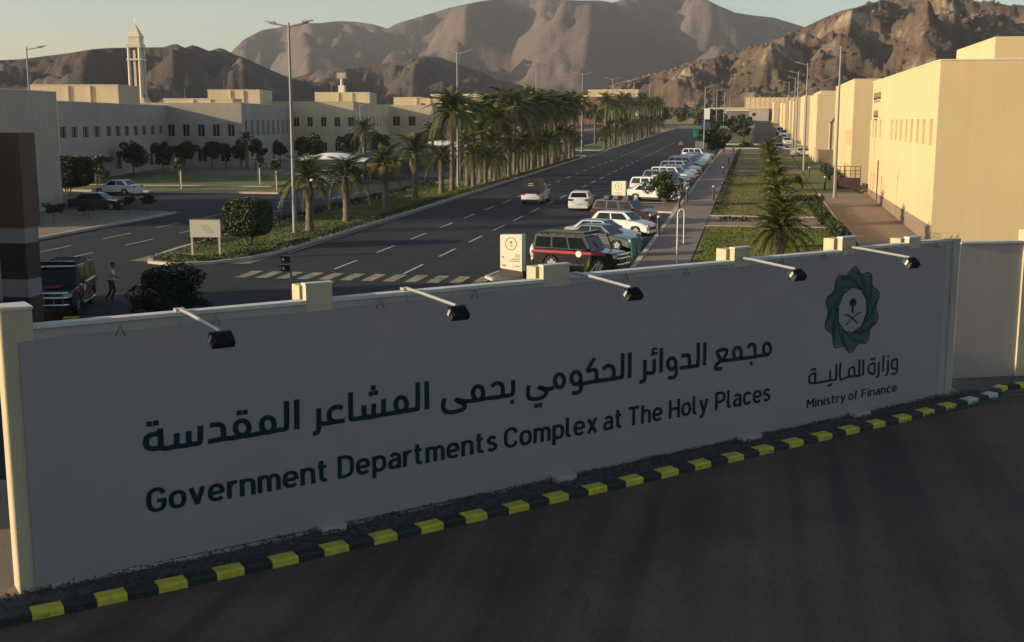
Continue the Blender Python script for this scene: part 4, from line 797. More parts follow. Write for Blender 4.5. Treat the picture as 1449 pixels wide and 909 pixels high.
for i,(x,y,h,f) in enumerate([(1.35,62.0,2.0,1.08),(1.7,73,2.1,.95),(1.75,86,2.2,.9),(1.75,101,2.3,.9),(1.75,118,2.4,.9),(1.7,136,2.6,.9),(1.7,158,2.8,.9)]):
    palm(x,y,h,f,44,'y',['bushy low palm right behind the entrance wall, nearest of the lawn row','second low bushy palm of the row on the right lawn','third low palm of the row down the right lawn','fourth low palm of the row down the right lawn','fifth low palm of the right lawn row','sixth small palm of the right lawn row','last small palm of the right lawn row'][i],'low palms in a row on the right lawn',rad=.3,dry=3,seed=130+i)
for i,(x,y,h,f) in enumerate([(-45.3,135,5.3,.95),(-46.5,170,4.5,.95),(-47.5,186,4.4,.9),(-49,200,4.8,1.0),(-66.8,150,4.0,.6)]):
    palm(x,y,h,f,26,'g',['palm standing in front of the nearer white canopy','palm in front of the grey office side between the two canopies','palm left of the farther white canopy','palm by the farther car park canopy','palm near the office corner'][i],'palms beside the car park canopies',seed=150+i,dry=6)
# ---------------------------------------------------------------- broad-leaved trees, hedges, bushes
def tree(name,label,cat,x,y,th,cr,n,size,m,boxy=False,stems=1,group=None,clumps=16,tw=.09,zb=0.12,spread=.25):
    t=thing(name,label,cat,(x,y,gz(y)+zb),0,group); cz=th+cr[2]*.85
    for k in range(stems):
        a=2*PI*k/max(1,stems)+rng.random(); d=spread if stems>1 else 0; mb=MB()
        mb.tube([(d*.4*math.cos(a),d*.4*math.sin(a),-.1),(d*math.cos(a),d*math.sin(a),th),(d*2.0*math.cos(a),d*2.0*math.sin(a),cz)],[tw,tw*.75,tw*.35],7)
        for j in range(3):
            b=a+rng.uniform(-1.2,1.2)+j*2.1; mb.tube([(d*math.cos(a),d*math.sin(a),th),(cr[0]*.55*math.cos(b),cr[1]*.55*math.sin(b),cz+rng.uniform(-.1,.4)*cr[2])],[tw*.55,tw*.2],5)
        mb.build('trunk','bark',t)
    if boxy:
        q=nr.uniform(-1,1,(n,3)); ax=nr.integers(0,3,n); sgn=nr.choice([-1,1],n); sh=nr.random(n)<.8; q[np.arange(n)[sh],ax[sh]]=(sgn*(1-nr.random(n)**2*.13))[sh]
        wob=np.array([1+.07*mn.noise(Vector((a*1.3,b*1.3,c*1.3+x))) for a,b,c in q]); q=q*wob[:,None]
        k=np.minimum(1,1.0/np.maximum((np.abs(q)**3.6).sum(1)**(1/3.6),.01)); q=q*k[:,None]; P=q*np.array(cr)*1.02
    else: P=blob_points(n,cr,clumps)
    P=P+np.array([0,0,cz]); mi=(nr.random(len(P))<.25).astype(int)
    me=leaves(P,size,'crown',[m,'leaf' if m=='leafdark' else 'leaflit'],mi); link('crown',me,t); return t
tree('clipped_tree','big square clipped tree on many stems at the near tip of the median','clipped tree',-30.5,68.3,.8,(1.3,1.3,1.12),9000,.09,'leaf',True,6,tw=.06,spread=.35)
tree('clipped_tree','wide dark clipped tree on thin stems left of the white parked saloon','clipped tree',-65.6,104.8,1.0,(2.4,1.9,1.45),9000,.13,'leafdark',True,4,tw=.08,spread=.6)
tree('garden_tree','pale green bush tree poking up behind the wide dark clipped tree','tree',-67.0,113,1.6,(1.9,1.9,1.2),2600,.16,'leaflit',False,2)
GR='dark round clipped trees along the office front'
for i,(x,y,rx,rz) in enumerate([(-74.6,134,1.75,1.5),(-72.8,138,1.25,1.35),(-73.3,145,1.5,1.3),(-71.9,150,1.25,1.15),(-70.3,151,1.35,1.2),(-68.8,152.5,1.05,1.2),(-66.9,153,1.35,1.2),(-65.4,158,1.1,1.1),(-64.2,163,1.35,1.2)]):
    tree('street_tree','%s dark round street tree from the left along the office front'%ORD[i],'tree',x,y,1.5,(rx,rx,rz),4200,.13,'leafdark',False,1,GR,clumps=22,tw=.10)
for i,(x,y) in enumerate([(-60.5,158),(-58,166),(-55.5,172),(-53,190),(-56,205),(-50,215)]):
    tree('street_tree','%s small grey green tree from the left among the car park planting'%ORD[i],'tree',x,y,1.6,(1.9,1.9,1.5),2600,.2,'leaf',False,1,'trees of the car park planting')
for i,(x,y) in enumerate([(-57.97,113.3),(-52.83,121.4),(-47.4,113.0)]):
    t=tree('sapling',['staked young tree on the lawn right of the white saloon','staked young tree on the upper lawn, middle of three','staked young tree at the right end of the lawn by the service road'][i],'young tree',x,y,2.0,(.7,.7,.75),500,.13,'leaflit',False,1,'staked young trees on the left lawn',clumps=9,tw=.07)
    MB().box(.12,.2,-.04,.04,0,2.0).build('stake','trim',t)
GL='small dark ball shrubs on the verge'
for i,(x,y,r_) in enumerate([(-50.6,79.0,.75),(-49.9,82.5,.7),(-49.6,88.0,.62),(-48.1,88.3,.62),(-51.5,84.6,.6)]):
    tree('ball_shrub',['ball topped dark shrub at the left end of the verge','second dark ball topped shrub on the verge','dark ball topped shrub third along the verge, below the white saloon','ball topped dark shrub at the right end of the verge','dark ball shrub in front of the dark saloon'][i],'shrub',x,y,.65,(r_*1.25,r_*1.25,r_*.62),1500,.075,'leafdark',False,1,GL,clumps=14,tw=.04)
tree('bush','dark rounded bush behind the entrance wall near the walking man','bush',-23.2,44.2,.2,(1.75,1.2,1.05),9000,.065,'leafdark',False,4,clumps=30,tw=.04,zb=0)
tree('bush','green bush on the sandy island between the parked cars','bush',-7.5,101.5,.55,(1.35,1.3,1.35),6000,.10,'leaf',False,3,clumps=20,tw=.05)
tree('bush','round dark bush at the far end of the parked cars','bush',-6.6,204,.4,(2.0,2.0,1.5),2500,.2,'leafdark',False,2,clumps=16)
tree('bush','small dark clipped bush beside the low street kerb beyond the lawn','bush',-2.0,234.6,.1,(1.3,.9,.7),900,.16,'leafdark',False,1)
for i,(x,y,h,r_) in enumerate([(-8.6,216,1.9,1.6),(-5.4,213,1.8,1.5),(-2.6,262,2.0,1.9),(-9.5,262,2.0,2.0),(-5.5,300,2.0,2.3),(-3.5,330,2.0,2.4),(-10.2,345,2.0,2.6),(-4,365,2.0,2.6)]):
    tree('street_tree','%s leafy tree from the front between the main road and the parallel street'%ORD[i],'tree',x,y,h,(r_,r_,r_*.75),2200,.26,'leaf',False,2,'trees between the two streets')
for i in range(16):
    x=-12-8.2*i+rng.uniform(-2,2); y=400+rng.uniform(0,90); tree('street_tree','%s distant dark tree from the right along the end of the road'%ORD[i],'tree',x,y,1.8,(4.4,3.5,3.0),1300,.42,'leaf',False,1,'distant trees at the end of the road')
for i in range(14):
    x=-52-7*i+rng.uniform(-2,2); y=262+rng.uniform(0,50); tree('street_tree','%s background tree from the right between service road and far offices'%ORD[i],'tree',x,y,2.0,(3.6,3,2.4),1400,.36,'leaf',False,1,'background trees by the far offices')
# hedges on the right lawn
def hedge(label,pts,w_,h,m='leafdark',n=2600,size=.10,zb=.1,kind=None,name='hedge',cat='hedge'):
    P=[]; 
    for a,b in zip(pts[:-1],pts[1:]):
        a,b=np.array(a,float),np.array(b,float); L_=np.linalg.norm(b-a); k=max(10,int(n*L_/10)); t=nr.random(k); d=(b-a)/L_; nrm=np.array([d[1],-d[0]])
        ang=nr.uniform(0,PI,k); q=a+np.outer(t,b-a)+nrm*(np.cos(ang)*w_/2)[:,None]; z=S*q[:,1]+zb+np.sin(ang)**.6*h*nr.uniform(.55,1.05,k); P.append(np.column_stack([q,z]))
    P=np.concatenate(P); me=leaves(P,size,name,[m,'leaf' if m!='leaf' else 'leaflit'],(nr.random(len(P))<.3).astype(int)); o=link(name,me)
    if kind: o['kind']=kind
    else: tag(o,label,cat)
    return o
hedge('low clipped hedge running beside the paved path by the cream building',[(5.6,64),(5.7,78),(5.0,94),(4.9,103)],.8,.75,n=1700)
hedge('short hedge block across the lawn corner behind the entrance wall',[(3.6,57.5),(6.1,59)],1.2,.9,n=3500)
hedge('row of low shrubs across the lawn at the small path',[(2.2,104.2),(5.9,105.2)],.7,.8,n=2500)
hedge('square clipped hedge in the middle of the right lawn',[(4.0,121),(4.0,123.2)],1.5,1.5,n=4500)
hedge('low hedge along the foot of the second cream building',[(9.0,132),(9.0,160)],1.2,.9,n=900,size=.16)
hedge('dark low hedge between service road and median, along the left kerb',[(-34.2,68),(-34.2,125)],.7,.5,n=900,size=.10)
hedge('brown clipped row beside the pavement on the right lawn',[(-2.9,93.5),(-2.9,228)],.5,.22,m='cover',n=260,size=.10)
hedge('',[(-28.6,63.5),(-27.9,67),(-27.85,190)],.8,.28,m='cover',n=1100,size=.07,kind='stuff',name='ground_cover')
hedge('',[(-33.2,62.2),(-30.8,61.0),(-29.2,62.6),(-28.6,66)],1.8,.25,m='leaf',n=3200,size=.06,kind='stuff',name='ground_cover')
hedge('low flowering strip of shrubs on the small cross path',[(-2.4,89.0),(1.0,89.0)],.5,.35,n=900)
# grass blades that roughen the near lawns
def tuft(name,x0,x1,y0,y1,n,h,m):
    x=nr.uniform(x0,x1,n); y=nr.uniform(y0,y1,n); z=S*y+.13; a=nr.uniform(0,PI,n); w_=.05*nr.uniform(.6,1.4,n); hh=h*nr.uniform(.4,1.3,n); lx=nr.normal(0,.04,(n,2))
    V=np.stack([np.column_stack([x-np.cos(a)*w_,y-np.sin(a)*w_,z]),np.column_stack([x+np.cos(a)*w_,y+np.sin(a)*w_,z]),np.column_stack([x+lx[:,0],y+lx[:,1],z+hh])],1).reshape(-1,3)
    link(name,npmesh(name,V,np.arange(3*n).reshape(n,3),m),kind='stuff')
tuft('grass',-3.1,6.0,58,84.8,30000,.055,'grass'); tuft('grass',-33.8,-28.2,64,125,26000,.06,'grass'); tuft('grass',-3.1,5.8,93.2,150,22000,.06,'grass2')
# agave in front of the rescue vehicle
t=thing('agave_plant','spiky yellow green agave in front of the black and red off-road vehicle','plant',(-8.1,58.6,gz(58.6)+.12))
for i in range(16):
    a=i*2.4; el=R(20+65*((i*7)%16)/16); d=Vector((math.cos(a)*math.cos(el),math.sin(a)*math.cos(el),math.sin(el))); s=Vector((-d.y,d.x,0)).normalized()*.07
    MB().add([-s,s,d*.55+s*.8,d*1.05,d*.55-s*.8],[(0,1,2,3,4)]).build('leaf','palm2',t)
# ---------------------------------------------------------------- vehicles
def wheel(par,x,y,r,wd=.22):
    mb=MB(); s=1 if y>0 else -1
    prof=[(-wd/2,r*.62),(-wd/2,r*.93),(-wd/2+.04,r),(wd/2-.04,r),(wd/2,r*.93),(wd/2,r*.62)]; k=20; vs=[];fs=[]
    for a in range(k):
        t=2*PI*a/k
        for o,q in prof: vs.append((q*math.cos(t),o,q*math.sin(t)))
    for a in range(k):
        for j in range(5): fs.append((a*6+j,a*6+j+1,((a+1)%k)*6+j+1,((a+1)%k)*6+j))
    wo=bpy.data.objects.new('wheel',None); C.objects.link(wo); wo.parent=par; wo.location=(x,y,r)
    mb.add(vs,fs).build('tyre','tyre',wo,smooth=40)
    mb=MB(); yo=s*(wd/2-.05); vs=[(0,yo+s*.02,0)];
    for a in range(20): t=2*PI*a/20; vs.append((r*.62*math.cos(t),yo,r*.62*math.sin(t)))
    mb.add(vs,[(0,1+a,1+(a+1)%20) for a in range(20)]); mb.cur=1
    for a in range(5):
        t=2*PI*a/5+.3; d=Vector((math.cos(t),0,math.sin(t))); e=Vector((-d.z,0,d.x))*.055*r/.33; q=Vector((0,yo+s*.03,0)); mb.add([q+d*.1*r-e,q+d*.1*r+e,q+d*.60*r+e*1.2,q+d*.60*r-e*1.2],[(0,1,2,3)])
    mb.build('rim',['black','rim'],wo)
def car(name,label,cat,x,y,hd,kind,pm,group=None,near=True,z0=.015,rescue=False):
    T={ 'sedan':dict(L=4.7,W=1.82,wb=2.75,r=.33,fo=.92,sill=.20,belt=.92,roof=1.46,up=[(.0,.42),(.02,.66),(.10,.76),(.27,.90),(.80,.96),(.93,1.00),(.995,.92),(1.0,.45)],gh=(.265,.44,.74,.88)),
        'hatch':dict(L=4.35,W=1.80,wb=2.65,r=.33,fo=.88,sill=.22,belt=.98,roof=1.52,up=[(.0,.42),(.02,.70),(.10,.82),(.27,.97),(.80,1.02),(.985,1.02),(1.0,.50)],gh=(.255,.42,.88,.97)),
        'suv':dict(L=4.75,W=1.90,wb=2.8,r=.38,fo=.90,sill=.30,belt=1.12,roof=1.78,up=[(.0,.50),(.015,.85),(.06,1.00),(.26,1.10),(.80,1.14),(.99,1.14),(1.0,.55)],gh=(.25,.36,.93,.985)),
        'offroad':dict(L=4.85,W=1.90,wb=2.75,r=.42,fo=.90,sill=.42,belt=1.20,roof=1.93,up=[(.0,.58),(.01,.98),(.04,1.10),(.28,1.19),(.80,1.21),(.995,1.21),(1.0,.60)],gh=(.275,.37,.965,.99)),
        'pickup':dict(L=5.2,W=1.82,wb=3.1,r=.37,fo=.90,sill=.34,belt=1.08,roof=1.72,up=[(.0,.50),(.015,.82),(.06,.98),(.24,1.07),(.56,1.10),(.57,1.06),(.995,1.06),(1.0,.55)],gh=(.23,.33,.54,.56))}[kind]
    L_,W_,wb,r,fo=T['L'],T['W'],T['wb'],T['r'],T['fo']; X=lambda f:L_/2-f*L_
    t=thing(name,label,cat,(x,y,gz(y)+z0),hd,group); xf=L_/2-fo; xr=xf-wb; sl=T['sill']
    arch=lambda cx:[(cx+(r+.06)*math.cos(a),max(sl,r+(r+.06)*math.sin(a))) for a in [PI*i/8 for i in range(9)]]
    out=[(X(f),z) for f,z in T['up']]+[(X(1)+.06,sl)]
    bot=[(p[0],p[1]) for p in reversed(arch(xr))]+[(p[0],p[1]) for p in reversed(arch(xf))]+[(X(0)-.06,sl)]
    poly=out+bot; n=len(poly); mb=MB(); rings=[(-W_/2,.05),(-W_/2+.06,.0),(-W_/2+.34,-.0),(W_/2-.34,-.0),(W_/2-.06,.0),(W_/2,.05)]
    vs=[]
    for yy,ins in rings:
        for px_,pz in poly:
            e=max(0,abs(px_)/(L_/2)-.72)/.28; ty=yy*(1-.10*e*e); top=pz>sl+.45; crown=.025*(1-(yy/(W_/2))**2) if top else 0
            vs.append((px_*(1-.016*(abs(yy)/(W_/2))**4*(2 if abs(px_)>L_*.45 else 0)),ty*(1 if pz>r else .985),pz-(ins if top else 0)+crown))
    fs=[tuple(range(n))[::-1],tuple(5*n+i for i in range(n))]
    for k in range(5):
        for i in range(n): j=(i+1)%n; fs.append((k*n+i,k*n+j,(k+1)*n+j,(k+1)*n+i))
    body=mb.add(vs,fs).build('body',pm,t,smooth=32)
    # cabin
    bf,rf,rb,bb=[X(q) for q in T['gh']]; zb_,zr=T['belt']-.03,T['roof']; wb2,wt=W_/2-.06,W_/2-(.24 if kind in('sedan','hatch') else .17)
    B=[Vector((bf,-wb2,zb_)),Vector((bf,wb2,zb_)),Vector((bb,wb2,zb_+.03)),Vector((bb,-wb2,zb_+.03))]; Tt=[Vector((rf,-wt,zr-.03)),Vector((rf,wt,zr-.03)),Vector((rb,wt,zr-.04)),Vector((rb,-wt,zr-.04))]
    mb=MB(); mid=Vector(((rf+rb)/2,0,zr+.02)); ins=[Vector((p.x*.9+mid.x*.1,p.y*.72,zr+.01)) for p in Tt]
    mb.add(B+Tt+ins,[(0,1,5,4),(1,2,6,5),(2,3,7,6),(3,0,4,7),(4,5,9,8),(5,6,10,9),(6,7,11,10),(7,4,8,11),(8,9,10,11)]); mb.build('cabin',pm,t,smooth=35)
    def panel(nm,a,b,c,d,u0,u1,v0,v1,m='carglass',par=t):
        f=lambda u,v:(a*(1-u)+b*u)*(1-v)+(d*(1-u)+c*u)*v
        nrm=(b-a).cross(d-a).normalized(); q=[f(u0,v0),f(u1,v0),f(u1,v1),f(u0,v1)]
        vs=[p+nrm*.012 for p in q]+[p-nrm*.02 for p in q]; return MB().add(vs,[(0,1,2,3),(0,4,5,1),(1,5,6,2),(2,6,7,3),(3,7,4,0)]).build(nm,m,par)
    panel('windscreen',B[0],B[1],Tt[1],Tt[0],.05,.95,.08,.93); panel('rear_window',B[2],B[3],Tt[3],Tt[2],.08,.92,.18,.90)
    cuts=[(.10,.50),(.54,.90)] if kind in('sedan','hatch') else ([(.06,.35),(.385,.65),(.685,.96)] if kind!='pickup' else [(.12,.90)])
    for u0,u1 in cuts: panel('side_window',B[1],B[2],Tt[2],Tt[1],u0,u1,.10,.88); panel('side_window',B[3],B[0],Tt[0],Tt[3],1-u1,1-u0,.10,.88)
    for xx in (xf,xr):
        for s in (-1,1): wheel(t,xx,s*(W_/2-.12),r)
    MB().box(xr-.3,xf+.3,-W_/2+.22,W_/2-.22,sl-.06,sl+.3).build('underbody','black',t)
    for s in (-1,1):
        MB().box(X(.035)-.02,X(.0)-.025,min(s*W_*.27,s*W_*.445),max(s*W_*.27,s*W_*.445),T['up'][1][1]-.13,T['up'][1][1]+.02).build('headlight','lampglass',t)
        zl=T['up'][-1][1]+.30; MB().box(X(1)-.012,X(.98),min(s*W_*.30,s*W_*.455),max(s*W_*.30,s*W_*.455),zl,zl+.17).build('taillight','red',t)
        if near:
            MB().ellip((bf-.28,s*(W_/2+.07),zb_+.10),(.08,.11,.08),8,6).build('mirror',pm,t,smooth=60)
            dl=MB()
            for q in ([.36,.60] if kind!='pickup' else [.27,.52]): dl.box(X(q)-.006,X(q)+.006,min(s*(W_/2-.02),s*(W_/2+.003)),max(s*(W_/2-.02),s*(W_/2+.003)),sl+.12,zb_-.02)
            dl.build('door_seam','black',t)
            for q in (.50,.73): MB().box(X(q),X(q)+.16,min(s*(W_/2-.0),s*(W_/2+.025)),max(s*(W_/2),s*(W_/2+.025)),zb_-.16,zb_-.13).build('door_handle','chrome',t)
    MB().box(X(0)-.05,X(0)+.018,-W_*.25,W_*.25,sl+.18,sl+.36).build('grille','black',t); MB().box(X(1)-.02,X(1)+.04,-.26,.26,sl+.26,sl+.38).build('number_plate','plate',t)
    for q,nm in ((X(0)-.04,'bumper'),(X(1)-.03,'bumper')): MB().box(q-.0,q+.07,-W_*.43,W_*.43,sl-.02,sl+.14).build(nm,'black' if kind in('offroad','suv','pickup') else pm,t)
    return t,T,X
P_={'white':paint('white_car_paint',(.62,.63,.64),metal=0),'offwhite':paint('ivory_car_paint',(.55,.54,.42),metal=0),'silver':paint('silver_car_paint',(.36,.37,.38),metal=.5),'greyteal':paint('grey_green_car_paint',(.10,.115,.12),metal=.5),'dark':paint('charcoal_car_paint',(.018,.02,.022)),'black':paint('black_car_paint',(.010,.010,.011)),'maroon':paint('maroon_car_paint',(.028,.004,.007)),'grey':paint('grey_car_paint',(.19,.20,.21),metal=.4)}
GP='cars parked nose-in along the pavement'
HD=R(-19)
def ctr(nx,ny,L_,h): return nx-math.cos(h)*L_/2, ny-math.sin(h)*L_/2
def rescue_extras(t,T,X,side_circle=True):
    W_=T['W'];zr=T['roof']
    for s in (-1,1):
        MB().box(X(.97),X(.10),min(s*(W_/2+.002),s*(W_/2+.012)),max(s*(W_/2+.002),s*(W_/2+.012)),.98,1.12).build('red_stripe','red2',t)
        c=MB(); k=14; yy=s*(W_/2+.02); c.add([(X(.42)+.17*math.cos(2*PI*i/k),yy,1.0+.17*math.sin(2*PI*i/k)) for i in range(k)],[tuple(range(k)) if s<0 else tuple(range(k))[::-1]]); c.build('round_badge','white',t)
        MB().tube([(X(.30),s*(W_/2+.10),.42),(X(.74),s*(W_/2+.10),.42)],.04,6).build('side_step','chrome',t)
        MB().tube([(X(.37),s*.72,zr+.12),(X(.93),s*.72,zr+.12)],.03,6).build('roof_rail','darkmetal',t)
    rk=MB()
    for q in (.38,.50,.62,.74,.86,.93): rk.box(X(q)-.025,X(q)+.025,-.76,.76,zr+.05,zr+.10)
    for y_ in (-.5,-.25,0,.25,.5): rk.box(X(.93),X(.38),y_-.015,y_+.015,zr+.101,zr+.12)
    rk.build('roof_rack','darkmetal',t)
    MB().box(X(.36)-.12,X(.36)+.12,-.68,.68,zr+.06,zr+.22).build('light_bar','glass',t)
    bb=MB(); xx=X(0)+.16
    for z_ in (.55,.85,1.05): bb.tube([(xx-.12,-.75,z_),(xx,-.55,z_),(xx,.55,z_),(xx-.12,.75,z_)],.035,6)
    for y_ in (-.55,.55,-.2,.2): bb.tube([(xx,y_,.45),(xx,y_,1.06)],.035,6)
    bb.build('bull_bar','chrome',t); MB().tube([(X(.24),W_/2-.12,1.1),(X(.20),W_/2-.1,1.25),(X(.27),W_/2-.1,1.98)],.04,6).build('snorkel','black',t)
    return t
M['red2']=mat('red_reflective_stripe',(.33,.015,.03),.4)
cx,cy=ctr(-6.55,60.75,4.85,R(-18)); t,T,X=car('rescue_vehicle','black off-road rescue vehicle with a red side stripe and white badge, nearest parked car','off-road vehicle',cx,cy,R(-18),'offroad',P_['black'],GP); rescue_extras(t,T,X)
MB().tube([(X(1)-.06,-.1,.95),(X(1)-.32,-.1,.95)],.38,16).build('spare_wheel_cover','white',t,smooth=50); MB().box(X(1)-.40,X(1)-.05,-.2,.55,.45,.72).build('rear_case','white',t)
cx,cy=-29.05,45.75; t,T,X=car('rescue_vehicle','dark off-road vehicle with a red bonnet emblem and roof light bar by the gate column','off-road vehicle',cx,cy,R(-71),'offroad',P_['black']); rescue_extras(t,T,X)
MB().box(X(.23),X(.06),-.30,.30,1.188,1.206).build('bonnet_emblem','red2',t)
row=[(-6.75,70.9,'sedan','greyteal','dark grey green saloon, second parked car from the rescue vehicle'),(-7.1,73.9,'sedan','silver','silver saloon mostly hidden behind the dark grey green one'),(-6.5,79.2,'hatch','white','white hatchback with its nose beside the pavement, before the dark red car'),(-6.9,85.8,'suv','maroon','dark red car with roof boxes, last before the sandy island'),
 (-6.75,107.6,'sedan','white','white saloon just beyond the bush on the sandy island'),(-7.0,113.2,'suv','white','white sports utility behind the saloon beyond the island'),(-6.8,119,'sedan','silver','silver saloon with a white box on it beyond the bush'),(-6.9,125.2,'suv','grey','grey utility car parked before the ivory one'),(-6.7,132,'suv','offwhite','ivory boxy sports utility with square windows'),(-6.9,138.5,'sedan','white','white saloon just behind the ivory utility'),
 (-6.7,146,'suv','silver','silver estate with long dark side windows'),(-6.8,153,'sedan','silver','silver saloon between the estate and the black car'),(-6.6,161,'suv','dark','black sports utility in the far half of the row'),(-6.7,167.5,'sedan','dark','dark low saloon in the far half of the row'),(-6.5,175,'sedan','white','white saloon fourth from the far end of the row'),(-6.5,181,'sedan','white','white saloon third from the far end of the row'),(-6.5,187,'suv','white','white utility second from the far end of the row'),(-6.5,194,'sedan','silver','silver saloon at the very far end of the row')]
row+=[(-6.9,110.4,'sedan','white','low white saloon squeezed between the first two white cars beyond the island'),(-6.8,116.1,'hatch','silver','silver hatchback beyond the white utility'),(-6.7,122.1,'sedan','white','white saloon just before the grey utility'),(-6.8,128.7,'sedan','dark','dark saloon right before the ivory utility'),(-6.7,142.2,'hatch','white','white hatchback before the silver estate'),(-6.7,149.6,'sedan','white','white saloon right after the silver estate'),(-6.6,157.2,'suv','grey','grey utility right before the black one'),(-6.6,171.2,'hatch','silver','silver hatchback after the dark low saloon')]
for nx,ny,k,pc,lb in row:
    L_={'sedan':4.7,'hatch':4.35,'suv':4.75}[k]; cx,cy=ctr(nx,ny,L_,HD); t,T,X=car('parked_car',lb,'car',cx,cy,HD+rng.uniform(-.02,.02),k,P_[pc],GP,near=ny<150)
    if pc=='maroon':
        for a in (.45,.62,.78): MB().box(X(a)-.2,X(a)+.2,-.5,.4,T['roof']+.03,T['roof']+.03+rng.uniform(.12,.28)).build('roof_box','darkmetal',t)
    if 'white box' in lb: MB().box(X(.93),X(.83),-.4,.4,1.0,1.35).build('white_box','white',t)
t,T,X=car('moving_car','white hatchback driving away beside the parked cars','car',-14.15,98.6,R(92),'hatch',P_['white'])
t,T,X=car('pickup_truck','white pickup driving away with a dark covered load on its bed','pickup truck',-18.95,103.8,R(90),'pickup',P_['white'])
mb=MB(); mb.add([(X(.57),-.86,1.0),(X(.57),.86,1.0),(X(1)-.05,.86,1.0),(X(1)-.05,-.86,1.0),(X(.57),-.80,2.12),(X(.57),.80,2.12),(X(.98),.78,2.2),(X(.98),-.78,2.2)],[(0,1,5,4),(1,2,6,5),(2,3,7,6),(3,0,4,7),(4,5,6,7)]); mb.build('covered_load','black',t)
for i,(a,b) in enumerate(((-.30,.20),(-.36,.26))): MB().box(X(1)-.075,X(1)-.052,a*.8,b*.8,1.82-.16*i,1.855-.16*i).build('load_lettering','canvas',t)
t,T,X=car('parked_car','white saloon parked by the lawn beside the wide clipped tree','car',-61.4,106.9,R(178),'sedan',P_['white'])
t,T,X=car('parked_car','dark saloon in the shade behind the ball shrubs','car',-54.0,90.9,R(8),'sedan',P_['dark'])
car('parked_car','white saloon under the nearer white canopy','car',-46.4,126.5,R(35),'sedan',P_['white'],near=False)
car('parked_car','dark car under the nearer canopy beside the white one','car',-47.0,134,R(35),'suv',P_['dark'],near=False)
car('parked_car','pale car beneath the farther white canopy','car',-47.5,178,R(35),'sedan',P_['silver'],near=False)
car('parked_car','dark car beneath the farther white canopy','car',-47.5,186,R(35),'suv',P_['dark'],near=False)
car('moving_car','white car on the service road seen through the gap in the median','car',-40.8,257,R(90),'suv',P_['white'],near=False)
car('moving_car','second pale car farther up the service road','car',-38.5,330,R(90),'suv',P_['silver'],near=False)
car('parked_car','white car on the parallel street near the far trees','car',-4.3,392,R(0),'sedan',P_['white'],near=False)
car('parked_car','pale green saloon parked in front of the narrow cream buildings','car',4.3,224,R(-88),'sedan',P_['silver'],near=False)
car('parked_car','white car by the low terrace wall of the third cream building','car',8.0,203,R(5),'sedan',P_['white'],near=False)
car('parked_car','far white car behind the pale green saloon','car',6.6,262,R(-88),'sedan',P_['white'],near=False)
car('parked_car','tiny far white car at the foot of the cream row','car',7.0,320,R(-88),'suv',P_['white'],near=False)
car('parked_car','tiny far red car near the end of the parallel street','car',6.8,352,R(-88),'suv',P_['maroon'],near=False)
# ---------------------------------------------------------------- lamp posts, signs, bollards
def lamp(x,y,h,arms,label,group,al=1.55,dz=.12):
    t=thing('street_lamp',label,'street lamp',(x,y,gz(y)+.1),0,group)
    MB().tube([(0,0,0),(0,0,h*.33),(0,0,h)],[.16,.13,.07],10).build('pole','pole',t,smooth=40); MB().box(-.22,.22,-.22,.22,0,.06).build('base_plate','pole',t)
    for s in arms:
        MB().tube([(0,0,h-.25),(s*al*.9,0,h+.02)],.06,6).build('arm','pole',t)
        hd=MB().add([(s*al*.62,-.13,h-.03),(s*al*.62,.13,h-.03),(s*(al+.15),.10,h+.10),(s*(al+.15),-.10,h+.10),(s*al*.62,-.13,h+.09),(s*al*.62,.13,h+.09),(s*(al+.15),.10,h+.16),(s*(al+.15),-.10,h+.16)],[(0,1,2,3),(7,6,5,4),(0,4,5,1),(1,5,6,2),(2,6,7,3),(3,7,4,0)]).build('lamp_head','pole',t)
    return t
GLM='double arm street lamps along the median'
for i in range(8): lamp(-30.45,75.75+45.6*i,13.9,(-1,1),'%s tall double arm street lamp from the front along the median'%ORD[i],GLM)
GLR='tall street lamps beside the cream buildings'
lamp(7.25,112.4,13.6,(-1,),'tall street lamp in front of the two nearest cream buildings',GLR)
for i,(x,y) in enumerate([(6.2,158),(6.5,201.6),(7.4,246),(7.6,300)]): lamp(x,y,13.6,(-1,),'%s thin street lamp beyond the nearest one along the cream row'%ORD[i],GLR)
GLF='street lamps between the two streets'
for i,(x,y) in enumerate([(-8.9,214),(-8.4,262),(-8.6,331),(-8.6,400)]): lamp(x,y,11.5,(1,),'%s lamp post from the front between main road and parallel street'%ORD[i],GLF)
lamp(-75.6,115,14.6,(1,),'street lamp with one arm rising behind the grey building at far left',None,2.2)
for i,(x,y) in enumerate([(-57.5,170),(-62,228)]): lamp(x,y,8.6,(1,),['shorter lamp post against the sunlit office wall','lamp post standing before the distant office with dark slots'][i],'short lamp posts by the offices',1.0)
